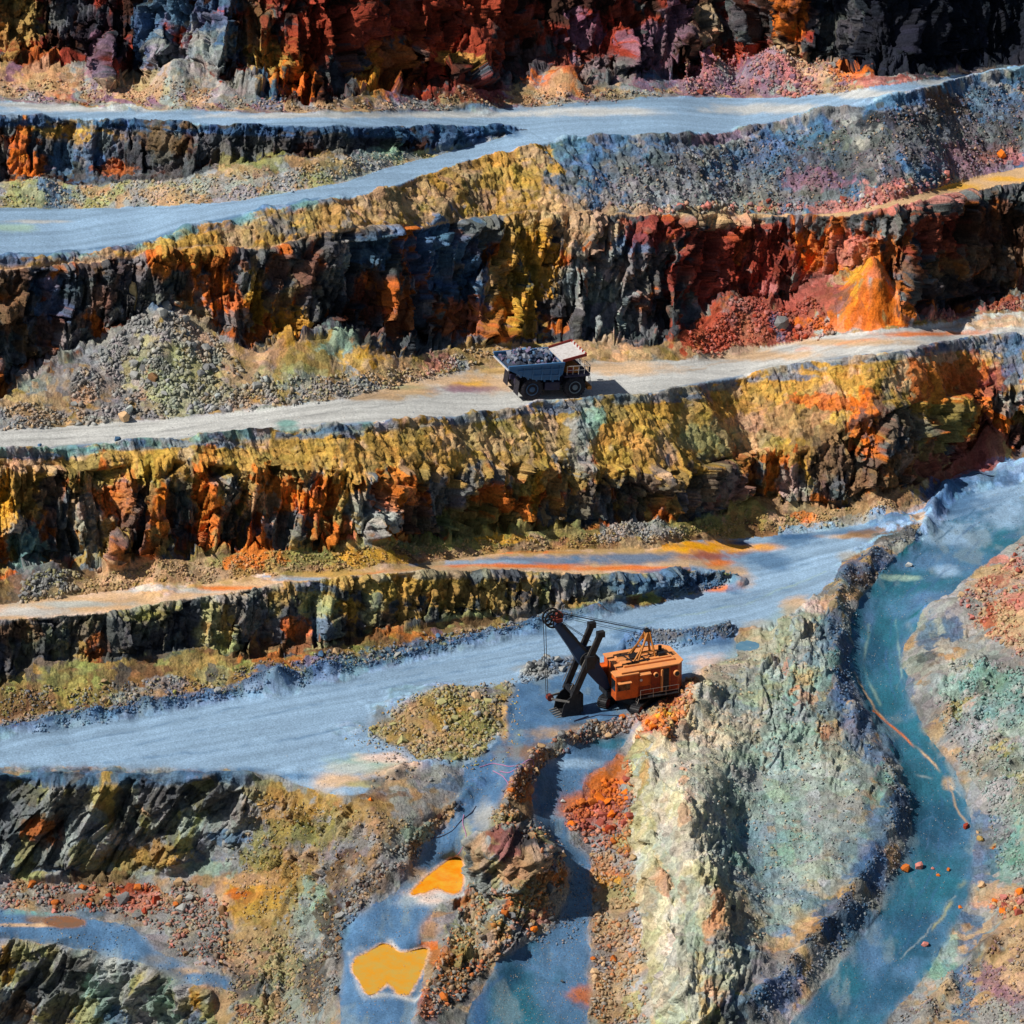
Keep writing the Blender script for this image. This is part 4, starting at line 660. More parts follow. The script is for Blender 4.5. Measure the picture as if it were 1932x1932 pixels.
for q, (pt, w, ky, am) in enumerate((('1610 1270 1650 1340 1690 1380 1730 1410 1760 1440 1800 1490', 2.2, 'T', .9), ('1650 1345 1700 1385 1745 1428', 2.0, 'O', .9), ('1700 1455 1690 1490 1710 1530 1720 1580', 2.2, 'w', .7), ('1700 1455 1740 1465 1790 1475 1810 1500', 2.0, 'w', .7),
        ('1790 1475 1800 1520 1830 1560', 2, 't', .7), ('1720 1560 1760 1540 1790 1570 1830 1590', 1.5, 'b', .6), ('1820 1660 1780 1720 1740 1790', 3, 'L', .7), ('1800 1690 1750 1760 1700 1810', 1.6, 'w', .5),
        ('1850 980 1760 1060 1690 1150 1670 1240 1690 1330 1750 1430 1780 1520 1770 1620 1720 1720 1620 1850 1540 1932', 2.2, 'd', .6), ('1880 1000 1780 1080 1710 1160 1690 1240 1710 1320 1770 1420 1800 1520 1790 1630 1740 1740 1640 1870', 2.2, 'd', .5),
        ('1840 960 1740 1040 1660 1130 1640 1220 1650 1310 1690 1400 1735 1500 1730 1600 1690 1690 1600 1810 1500 1932', 2.0, 'D', .7), ('1760 1500 1750 1600 1700 1700 1640 1790 1560 1880', 1.6, 'b', .6), ('1640 1180 1630 1260 1660 1330', 3, 'c', .5), ('1690 1170 1700 1250 1695 1300', 2.5, 'c', .4),
        ('660 1800 680 1788 700 1790 720 1770 740 1775 756 1800 775 1795 800 1785', 5, 'W', .9), ('662 1812 668 1850 690 1885 720 1880 745 1880 790 1890', 5, 'W', .8), ('780 1688 830 1690 870 1688', 7, 'W', .9), ('790 1700 860 1700', 5, 'p', .7), ('780 1670 812 1650 846 1620', 3, 'W', .5),
        ('1060 1420 1150 1400 1190 1392', 3, 'D', .5), ('1020 1480 1030 1440 1080 1415', 4, 'd', .7), ('880 1932 910 1880 960 1830 1010 1800', 4, 'd', .7), ('940 1300 980 1290 1040 1300 1100 1340', 3, 'd', .4), ('960 1440 900 1500 880 1560 840 1600', 4, 'd', .5),
        ('200 1420 500 1350 900 1260 1200 1215', 2, 'b', .5), ('100 1410 480 1330 800 1270', 1.6, 'b', .5), ('0 1430 400 1370 800 1290 1000 1250', 1.8, 'B', .5), ('600 1300 900 1235 1300 1150 1500 1100', 1.6, 'b', .5), ('900 1250 1200 1180 1500 1110 1700 1020', 1.8, 'b', .5), ('1100 1200 1400 1140 1560 1080', 1.5, 'c', .5),
        ('200 1440 450 1410 700 1370', 2.5, 'b', .6), ('1050 1095 1150 1090 1240 1100', 2, 'b', .3), ('640 1092 800 1070 1000 1062 1200 1068', 2.0, 'O', .5), ('1310 1120 1360 1105 1390 1085', 4, 'T', .8), ('0 835 300 815 600 770 900 730', 1.6, 'g', .45), ('150 835 400 812 640 775 900 742', 1.6, 'g', .5), ('1150 715 1400 685 1700 640', 1.6, 't', .6), ('1200 705 1500 668 1800 628', 1.6, 't', .5), ('1380 700 1640 664', 1.3, 'k', .4), ('1500 660 1932 600', 3.5, 'O', .4))):
    line(P2(pt), w, ky, am, .5, q)
# tyre marks on the pale road
for cc, dv_, amp in ((R3t, 7, .25), (R3t, 22, .16), (R3t, 12, .15), (R1t, 5, .2), (R2t, 4, .2), (R2t, 12, .1), (R5t, 12, .15)):
    q = (V - cc(U) - dv_) / 1.6
    CO = CO * (1 - amp * isb * np.exp(-q * q) * sm(-.3, .2, perlin(U / 90, U * 0, U * 0 + dv_, 86)))[..., None]
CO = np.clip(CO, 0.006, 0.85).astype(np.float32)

# ------------------------------------------------------------------ ponds: hollow the ground under them
PONDS = [
 ('pond', 'amber', 'triangular bright orange pond beside the split rock outcrop', 'v', P2('874 1612 872 1655 870 1682 850 1685 826 1672 800 1684 772 1690 790 1668 815 1650 845 1622')),
 ('pond', 'amber2', 'largest ochre yellow pond with white crust at the bottom of the picture', 'v', P2('662 1812 700 1796 728 1774 752 1800 770 1797 806 1786 808 1796 790 1840 772 1880 748 1872 730 1845 712 1872 694 1878 676 1850')),
 ('pond', 'blue', 'small oval blue puddle on the tan ridge behind the excavator', 'v', P2('1384 1217 1394 1210 1412 1207 1428 1211 1435 1219 1426 1227 1404 1229 1390 1224')),
 ('pond', 'brown', 'brown muddy puddle on the blue bench at far left', 'v', P2('78 1742 92 1732 120 1728 155 1735 166 1744 140 1748 110 1749')),
]
def smooth_poly(p, n=3):
    p = np.array(p)
    for _ in range(n):
        q = np.roll(p, -1, 0); p = np.stack([0.75 * p + 0.25 * q, 0.25 * p + 0.75 * q], 1).reshape(-1, 2)
    return p
def near(u, v):
    i = int(np.clip(np.searchsorted(uu, u), 1, NC - 1)); j = int(np.clip(np.searchsorted(vv, v), 1, NR - 1))
    return j, i
pond_data = []
for nm, mt, lab, _, pl in PONDS:
    sp = smooth_poly(pl)
    sp = sp + np.stack([5.0 * perlin(sp[:, 0] / 9, sp[:, 1] / 9, sp[:, 0] * 0, 36), 2.2 * perlin(sp[:, 0] / 9, sp[:, 1] / 9, sp[:, 0] * 0 + 4, 37)], 1)
    c = sp.mean(0); j, i = near(*c)
    j0, i0 = near(sp[:, 0].min() - 14, sp[:, 1].min() - 14); j1, i1 = near(sp[:, 0].max() + 14, sp[:, 1].max() + 14)
    sl = (slice(i0 if False else near(0, sp[:, 1].min() - 60)[0], near(0, sp[:, 1].max() + 60)[0]), slice(near(sp[:, 0].min() - 60, 0)[1], near(sp[:, 0].max() + 60, 0)[1]))
    ins = inpoly(U[sl], V[sl], [tuple(q) for q in sp]).astype(np.float32)
    zl = float(np.median(Z[sl][ins > 0.5]))
    br = max(2, int(9 / STEP)); wi = np.clip(blur(blur(ins, br, 0), br, 1) * 8.0, 0, 1)
    wi = blur(blur(wi, br, 0, 2), br, 1, 2); wi = np.clip(np.maximum(wi, blur(blur(ins, 3, 0), 3, 1) * 2.5), 0, 1)
    Zs = Z[sl]
    if mt != 'blue':
        b1r = max(1, int(3 / STEP)); b2r = max(2, int(7 / STEP)); pn = perlin(U[sl] / 7, V[sl] / 5, U[sl] * 0 + 3, 40)
        h1 = blur(blur(ins, b1r, 0), b1r, 1); h2 = blur(blur(ins, b2r, 0), b2r, 1); halo = np.clip(h1 * (2.4 + 1.5 * pn), 0, 1); cr_ = np.clip(h2 * (3.0 + 4 * pn) - 0.1, 0, 1)[..., None]
        tcol = lin(dict(amber=(218, 140, 40), amber2=(206, 150, 62), brown=(140, 98, 72))[mt]); hl = (halo * 0.92)[..., None]
        if mt != 'brown': CO[sl] = CO[sl] * (1 - 0.8 * cr_) + PL['p'] * 0.95 * 0.8 * cr_
        CO[sl] = CO[sl] * (1 - hl) + tcol * hl
    zt = zl - 0.07 * np.clip(blur(blur(ins, 3, 0), 3, 1) * 1.6 - 0.5, -.4, 1) + 0.03 * perlin(U[sl] / 6, V[sl] / 6, U[sl] * 0, 3)
    Zn = Zs * (1 - wi) + zt * wi
    # move along the sight line so the shore keeps its place
    t_ = (Zn - CAM[2]) / rays(U[sl], V[sl])[2]
    a_ = rays(U[sl], V[sl])
    X[sl] = X[sl] * (1 - wi) + (CAM[0] + a_[0] * t_) * wi; Y[sl] = Y[sl] * (1 - wi) + (CAM[1] + a_[1] * t_) * wi; Z[sl] = Zn
    pond_data.append((nm, mt, lab, sp, zl))

def ground(u, v):
    """point of the built ground at map position u, v"""
    j, i = near(u, v)
    fu = (u - uu[i - 1]) / (uu[i] - uu[i - 1]); fv = (v - vv[j - 1]) / (vv[j] - vv[j - 1])
    r = []
    for A in (X, Y, Z):
        r.append(float((A[j - 1, i - 1] * (1 - fu) + A[j - 1, i] * fu) * (1 - fv) + (A[j, i - 1] * (1 - fu) + A[j, i] * fu) * fv))
    return Vector(r)

# ------------------------------------------------------------------ materials
def newmat(name):
    m = bpy.data.materials.new(name); m.use_nodes = True
    return m, m.node_tree, m.node_tree.nodes['Principled BSDF']
def mat_ground(name, rough=0.95, bump=0.35, scale=3.0, grain=0.18, spec=0.1, dist=0.12):
    m, nt, b = newmat(name)
    at = nt.nodes.new('ShaderNodeAttribute'); at.attribute_name = 'Col'
    tc = nt.nodes.new('ShaderNodeTexCoord')
    n = nt.nodes.new('ShaderNodeTexNoise'); n.inputs['Scale'].default_value = scale; n.inputs['Detail'].default_value = 6; n.inputs['Roughness'].default_value = 0.65
    nt.links.new(tc.outputs['Object'], n.inputs['Vector'])
    mr = nt.nodes.new('ShaderNodeMapRange'); mr.inputs[1].default_value = 0.3; mr.inputs[2].default_value = 0.7; mr.inputs[3].default_value = 1 - grain; mr.inputs[4].default_value = 1 + grain
    nt.links.new(n.outputs['Fac'], mr.inputs[0])
    mx = nt.nodes.new('ShaderNodeVectorMath'); mx.operation = 'SCALE'
    nt.links.new(at.outputs['Color'], mx.inputs[0]); nt.links.new(mr.outputs[0], mx.inputs['Scale'])
    nt.links.new(mx.outputs[0], b.inputs['Base Color'])
    bp = nt.nodes.new('ShaderNodeBump'); bp.inputs['Strength'].default_value = bump; bp.inputs['Distance'].default_value = dist
    nt.links.new(n.outputs['Fac'], bp.inputs['Height']); nt.links.new(bp.outputs[0], b.inputs['Normal'])
    b.inputs['Roughness'].default_value = rough; b.inputs['Specular IOR Level'].default_value = spec
    return m
M_ROCK = mat_ground('rock', 0.92, 1.0, 3.0, 0.38, 0.15, 0.28)
M_ROAD = mat_ground('packed road dust', 0.95, 0.8, 5.0, 0.30, 0.1, 0.10)
M_LOOSE = mat_ground('loose rubble', 0.95, 1.0, 4.0, 0.34, 0.1, 0.22)

# ------------------------------------------------------------------ the ground as objects
def grid_obj(name, mask_q, mat, label=None):
    ids = np.nonzero(mask_q.ravel())[0]
    j = ids // (NC - 1); i = ids % (NC - 1)
    a = j * NC + i
    q = np.stack([a, a + NC, a + NC + 1, a + 1], 1)      # rows go towards the camera
    used, inv = np.unique(q, return_inverse=True); q = inv.reshape(-1, 4)
    co = np.stack([X.ravel()[used], Y.ravel()[used], Z.ravel()[used]], 1).astype(np.float32)
    me = bpy.data.meshes.new(name)
    me.vertices.add(len(co)); me.vertices.foreach_set('co', co.ravel())
    me.loops.add(q.size); me.loops.foreach_set('vertex_index', q.ravel().astype(np.int32))
    me.polygons.add(len(q)); me.polygons.foreach_set('loop_start', (np.arange(len(q)) * 4).astype(np.int32))
    try: me.polygons.foreach_set('loop_total', np.full(len(q), 4, np.int32))
    except Exception: pass
    me.update(calc_edges=True)
    ca = me.color_attributes.new('Col', 'FLOAT_COLOR', 'POINT')
    c4 = np.ones((len(co), 4), np.float32); c4[:, :3] = CO.reshape(-1, 3)[used]
    ca.data.foreach_set('color', c4.ravel())
    me.materials.append(mat)
    o = bpy.data.objects.new(name, me); COL.objects.link(o)
    o['kind'] = 'structure'
    if label: o['label'] = label
    return o
zq = zone[:-1, :-1]
parts = [
 ('haul_road', ['r1', 'r2'], M_ROAD, 'upper pair of pale blue haul roads joining below the red wall'),
 ('haul_road', ['r3'], M_ROAD, 'pale grey haul road carrying the loaded dump truck'),
 ('bench_track', ['b4', 'ld'], M_ROAD, 'narrow tan track on the bench under the long ochre cliff'),
 ('haul_road', ['main'], M_ROAD, 'widest light blue haul road beside the orange excavator'),
 ('dirt_track', ['trk1'], M_ROAD, 'blue dirt track dropping past the orange ponds'),
 ('dirt_track', ['trk2'], M_ROAD, 'slate blue dirt track right of the split outcrop'),
 ('ramp', ['ramp'], M_ROAD, 'teal ramp curving down the right side of the pit'),
 ('bench', ['bench'], M_ROAD, 'small blue bench between two cliffs at lower left'),
 ('rock_wall', ['k0', 'top'], M_ROCK, 'dark red and brown rock wall above the top road'),
 ('rock_wall', ['k1'], M_ROCK, 'low dark rock wall between the two upper roads'),
 ('rock_wall', ['k2'], M_ROCK, 'slate and orange rock wall behind the dump truck'),
 ('rock_wall', ['k3', 's3'], M_ROCK, 'long ochre and orange rock wall below the truck road'),
 ('rock_wall', ['k4'], M_ROCK, 'low olive rock wall above the wide blue road'),
 ('rock_wall', ['cliff'], M_ROCK, 'pale fractured rock faces of the lower pit'),
 ('rubble_slope', ['s2'], M_LOOSE, 'dumped slope of brown and slate rubble under the upper road'),
 ('rubble_slope', ['t0', 't1'], M_LOOSE, 'rubble at the foot of the upper walls'),
 ('rubble_slope', ['t2'], M_LOOSE, 'rubble heaped along the truck road'),
 ('rubble_slope', ['t3', 't4'], M_LOOSE, 'olive rubble at the foot of the lower walls'),
 ('rubble_slope', ['slope', 'mound'], M_LOOSE, 'grey and tan rubble slopes of the lower pit'),
]
for nm, zs, mt, lab in parts:
    mk = np.isin(zq, zs)
    if mk.any(): grid_obj(nm, mk, mt, lab)
# ------------------------------------------------------------------ helpers for things
def link(o): COL.objects.link(o); return o
def thing(name, label, cat, loc=(0, 0, 0), mat3=None, group=None):
    o = bpy.data.objects.new(name, None); link(o)
    o.empty_display_size = 0.3
    if mat3 is not None: o.matrix_world = mat3
    else: o.location = loc
    o['label'] = label; o['category'] = cat
    if group: o['group'] = group
    return o
def simple(name, rgb, rough=0.6, metal=0.0, spec=0.5, dirt=0.35, dirtcol=(150, 140, 125), bump=0.1, scale=2.5):
    m, nt, b = newmat(name)
    tc = nt.nodes.new('ShaderNodeTexCoord')
    n = nt.nodes.new('ShaderNodeTexNoise'); n.inputs['Scale'].default_value = scale; n.inputs['Detail'].default_value = 7; n.inputs['Roughness'].default_value = 0.7
    nt.links.new(tc.outputs['Object'], n.inputs['Vector'])
    mr = nt.nodes.new('ShaderNodeMapRange'); mr.inputs[1].default_value = 0.42; mr.inputs[2].default_value = 0.72; mr.inputs[3].default_value = 0; mr.inputs[4].default_value = dirt
    nt.links.new(n.outputs['Fac'], mr.inputs[0])
    mx = nt.nodes.new('ShaderNodeMix'); mx.data_type = 'RGBA'
    mx.inputs[6].default_value = (*lin(rgb), 1); mx.inputs[7].default_value = (*lin(dirtcol), 1)
    nt.links.new(mr.outputs[0], mx.inputs[0]); nt.links.new(mx.outputs[2], b.inputs['Base Color'])
    bp = nt.nodes.new('ShaderNodeBump'); bp.inputs['Strength'].default_value = bump; bp.inputs['Distance'].default_value = 0.05
    nt.links.new(n.outputs['Fac'], bp.inputs['Height']); nt.links.new(bp.outputs[0], b.inputs['Normal'])
    b.inputs['Roughness'].default_value = rough; b.inputs['Metallic'].default_value = metal; b.inputs['Specular IOR Level'].default_value = spec
    return m
class MB:
    """collects shapes for ONE mesh object"""
    def __init__(s): s.bm = bmesh.new()
    def box(s, x0, x1, y0, y1, z0, z1, bev=0.0, M=None):
        g = bmesh.ops.create_cube(s.bm, size=1.0)['verts']
        for v in g: v.co = Vector(((x0 + x1) / 2 + v.co.x * (x1 - x0), (y0 + y1) / 2 + v.co.y * (y1 - y0), (z0 + z1) / 2 + v.co.z * (z1 - z0)))
        if bev:
            ed = list({e for v in g for e in v.link_edges})
            r = bmesh.ops.bevel(s.bm, geom=ed, offset=bev, segments=2, affect='EDGES', profile=0.6)
            g = list({v for f in r['faces'] for v in f.verts} | {v for v in g if v.is_valid})
        if M is not None:
            for v in g: v.co = M @ v.co
        return s
    def prism(s, prof, y0, y1, axis='y'):
        """outline (x, z) pushed out along y"""
        a = [s.bm.verts.new((p[0], y0, p[1])) for p in prof]; b = [s.bm.verts.new((p[0], y1, p[1])) for p in prof]
        s.bm.faces.new(a); s.bm.faces.new(b[::-1]); n = len(prof)
        for i in range(n): s.bm.faces.new((a[i], b[i], b[(i + 1) % n], a[(i + 1) % n]))
        return s
    def hexa(s, v8):
        vs = [s.bm.verts.new(v) for v in v8]
        for f in ((0, 1, 2, 3), (7, 6, 5, 4), (0, 4, 5, 1), (1, 5, 6, 2), (2, 6, 7, 3), (3, 7, 4, 0)): s.bm.faces.new([vs[i] for i in f])
        return s
    def bar(s, p, q, w, h=None, up=(0, 0, 1)):
        p, q = Vector(p), Vector(q); h = h or w
        d = (q - p).normalized(); u = Vector(up); r = d.cross(u)
        if r.length < 1e-3: r = d.cross(Vector((0, 1, 0)))
        r.normalize(); u = r.cross(d).normalized()
        v8 = [c + r * a * w / 2 + u * b * h / 2 for c in (p, q) for a, b in ((-1, -1), (1, -1), (1, 1), (-1, 1))]
        return s.hexa(v8)
    def tube(s, p, q, r, n=12, r2=None, cap=True):
        p, q = Vector(p), Vector(q); d = q - p
        M = Matrix.Translation((p + q) / 2) @ d.to_track_quat('Z', 'Y').to_matrix().to_4x4()
        bmesh.ops.create_cone(s.bm, cap_ends=cap, segments=n, radius1=r, radius2=r if r2 is None else r2, depth=d.length, matrix=M)
        return s
    def path(s, pts, r, n=6):
        for a, b in zip(pts[:-1], pts[1:]): s.tube(a, b, r, n)
        return s
    def lathe(s, prof, n=32, M=None):
        """profile (radius, along y), turned about the y axis"""
        rings = []
        for (r, y) in prof:
            rings.append([s.bm.verts.new((r * math.cos(2 * math.pi * k / n), y, r * math.sin(2 * math.pi * k / n))) for k in range(n)])
        for a, b in zip(rings[:-1], rings[1:]):
            for k in range(n): s.bm.faces.new((a[k], a[(k + 1) % n], b[(k + 1) % n], b[k]))
        s.bm.faces.new(rings[0]); s.bm.faces.new(rings[-1][::-1])
        if M is not None:
            for rg in rings:
                for v in rg: v.co = M @ v.co
        return s
    def build(s, name, mat, parent=None, loc=None, smooth=False):
        bmesh.ops.recalc_face_normals(s.bm, faces=s.bm.faces)
        me = bpy.data.meshes.new(name); s.bm.to_mesh(me); s.bm.free()
        if smooth:
            for p in me.polygons: p.use_smooth = True
        me.materials.append(mat)
        o = bpy.data.objects.new(name, me); link(o)
        if parent is not None: o.parent = parent
        if loc is not None: o.location = loc
        return o

# ------------------------------------------------------------------ ponds
def pond_mat(kind):
    rgb = dict(amber=(232, 136, 14), amber2=(216, 150, 36), orange=(238, 150, 10), blue=(80, 124, 152), brown=(140, 94, 66), red=(232, 128, 20))[kind]
    m, nt, b = newmat('pond water ' + kind)
    tc = nt.nodes.new('ShaderNodeTexCoord'); n = nt.nodes.new('ShaderNodeTexNoise'); n.inputs['Scale'].default_value = 0.7; n.inputs['Detail'].default_value = 9; n.inputs['Roughness'].default_value = 0.65
    nt.links.new(tc.outputs['Object'], n.inputs['Vector'])
    mx = nt.nodes.new('ShaderNodeMix'); mx.data_type = 'RGBA'
    c2 = dict(amber=(228, 168, 44), amber2=(196, 160, 70), orange=(232, 180, 20), blue=(98, 138, 160), brown=(120, 96, 80), red=(240, 160, 40))[kind]
    mx.inputs[6].default_value = (*lin(rgb), 1); mx.inputs[7].default_value = (*lin(c2), 1)
    mr = nt.nodes.new('ShaderNodeMapRange'); mr.inputs[1].default_value = 0.4; mr.inputs[2].default_value = 0.62
    nt.links.new(n.outputs['Fac'], mr.inputs[0]); nt.links.new(mr.outputs[0], mx.inputs[0]); nt.links.new(mx.outputs[2], b.inputs['Base Color'])
    b.inputs['Roughness'].default_value = 0.22; b.inputs['Specular IOR Level'].default_value = 0.4
    return m
for nm, mt, lab, sp, zl in pond_data:
    px, py, _ = at_z(sp[:, 0], sp[:, 1], np.full(len(sp), zl))
    c = np.array([px.mean(), py.mean()])
    bm = bmesh.new()
    vs = [bm.verts.new((x - c[0], y - c[1], 0)) for x, y in zip(px * 1.0, py * 1.0)]
    for v in vs: v.co *= 1.01
    f = bm.faces.new(vs)
    bmesh.ops.triangulate(bm, faces=[f]); bmesh.ops.recalc_face_normals(bm, faces=bm.faces)
    me = bpy.data.meshes.new('pond'); bm.to_mesh(me); bm.free(); me.materials.append(pond_mat(mt))
    o = link(bpy.data.objects.new('pond', me)); o.location = (c[0], c[1], zl - 0.015)
    o['kind'] = 'structure'; o['label'] = lab

# ------------------------------------------------------------------ rocks
def rock_mesh(seed, npt=11, flatz=0.75, jag=0.0):
    """angular block: hull of a few random points"""
    r = random.Random(seed); bm = bmesh.new()
    for _ in range(npt):
        p = Vector((r.gauss(0, 1), r.gauss(0, 1), r.gauss(0, 1))).normalized() * r.uniform(0.8, 1.12)
        bm.verts.new((p.x * r.uniform(.9, 1.1), p.y * 0.82, p.z * flatz))
    bmesh.ops.convex_hull(bm, input=bm.verts)
    for v in [v for v in bm.verts if not v.link_faces]: bm.verts.remove(v)
    bmesh.ops.triangulate(bm, faces=bm.faces); bm.verts.index_update()
    return bm
def np_rocks(nvar=12, sub=10):
    out = []
    for k in range(nvar):
        bm = rock_mesh(900 + k, sub); bm.verts.ensure_lookup_table()
        out.append((np.array([v.co[:] for v in bm.verts], np.float32), np.array([[v.index for v in f.verts] for f in bm.faces], np.int32))); bm.free()
    return out
ROCKS = np_rocks(12, 10)
def mesh_np(name, co, tris, cols, mat):
    me = bpy.data.meshes.new(name)
    me.vertices.add(len(co)); me.vertices.foreach_set('co', co.astype(np.float32).ravel())
    me.loops.add(tris.size); me.loops.foreach_set('vertex_index', tris.astype(np.int32).ravel())
    me.polygons.add(len(tris)); me.polygons.foreach_set('loop_start', (np.arange(len(tris)) * 3).astype(np.int32))
    me.update(calc_edges=True)
    ca = me.color_attributes.new('Col', 'FLOAT_COLOR', 'POINT')
    c4 = np.ones((len(co), 4), np.float32); c4[:, :3] = cols; ca.data.foreach_set('color', c4.ravel())
    me.materials.append(mat)
    return me
rs = np.random.RandomState(5)
def rotm(n):
    q = rs.normal(size=(n, 4)); q /= np.linalg.norm(q, axis=1)[:, None]
    w, x, y, z = q.T
    return np.stack([1 - 2 * (y * y + z * z), 2 * (x * y - z * w), 2 * (x * z + y * w), 2 * (x * y + z * w), 1 - 2 * (x * x + z * z), 2 * (y * z - x * w), 2 * (x * z - y * w), 2 * (y * z + x * w), 1 - 2 * (x * x + y * y)], 1).reshape(n, 3, 3)
def rubble(label, pts, sizes, cols, name='rubble'):
    """thousands of small stones as one heap of stuff"""
    n = len(pts); var = rs.randint(0, len(ROCKS), n); R_ = rotm(n)
    V_, T_, C_ = [], [], []; off = 0
    for k, (rv, rt) in enumerate(ROCKS):
        ix = np.nonzero(var == k)[0]
        if not len(ix): continue
        co = np.einsum('nij,vj->nvi', R_[ix], rv) * sizes[ix][:, None, None] + pts[ix][:, None, :]
        V_.append(co.reshape(-1, 3)); C_.append(np.repeat(cols[ix], len(rv), 0))
        T_.append((rt[None] + (np.arange(len(ix)) * len(rv))[:, None, None]).reshape(-1, 3) + off); off += len(ix) * len(rv)
    me = mesh_np(name, np.concatenate(V_), np.concatenate(T_), np.concatenate(C_), M_STONE)
    o = link(bpy.data.objects.new(name, me)); o['kind'] = 'stuff'; o['label'] = label
    return o
M_STONE = mat_ground('stone', 0.9, 0.5, 6.0, 0.22, 0.15)
def pick(poly, n, edge=True):
    p = np.array(poly); out = []
    while len(out) < n:
        a = rs.uniform(p[:, 0].min(), p[:, 0].max(), n * 3); b = rs.uniform(p[:, 1].min(), p[:, 1].max(), n * 3)
        # clumps
        k = perlin(a / 28, b / 20, a * 0 + 2, 31) + 0.35 + 0.4 * rs.rand(len(a)) > 0.3
        m = inpoly(a + 9 * perlin(a / 24, b / 24, a * 0, 33) + 4 * perlin(a / 8, b / 8, a * 0, 34), b + 7 * perlin(a / 24, b / 24, a * 0 + 5, 35), poly) & k
        out += list(zip(a[m], b[m]))
    return np.array(out[:n])
def surf(uv):
    i = np.clip(np.searchsorted(uu, uv[:, 0]), 0, NC - 1); j = np.clip(np.searchsorted(vv, uv[:, 1]), 0, NR - 1)
    return np.stack([X[j, i], Y[j, i], Z[j, i]], 1), CO[j, i]
def strip_poly(top, bot, u0, u1_, n=24, dt=0, db=0):
    us = np.linspace(u0, u1_, n)
    return [(u, float(top(u)) + dt) for u in us] + [(u, float(bot(u)) + db) for u in us[::-1]]
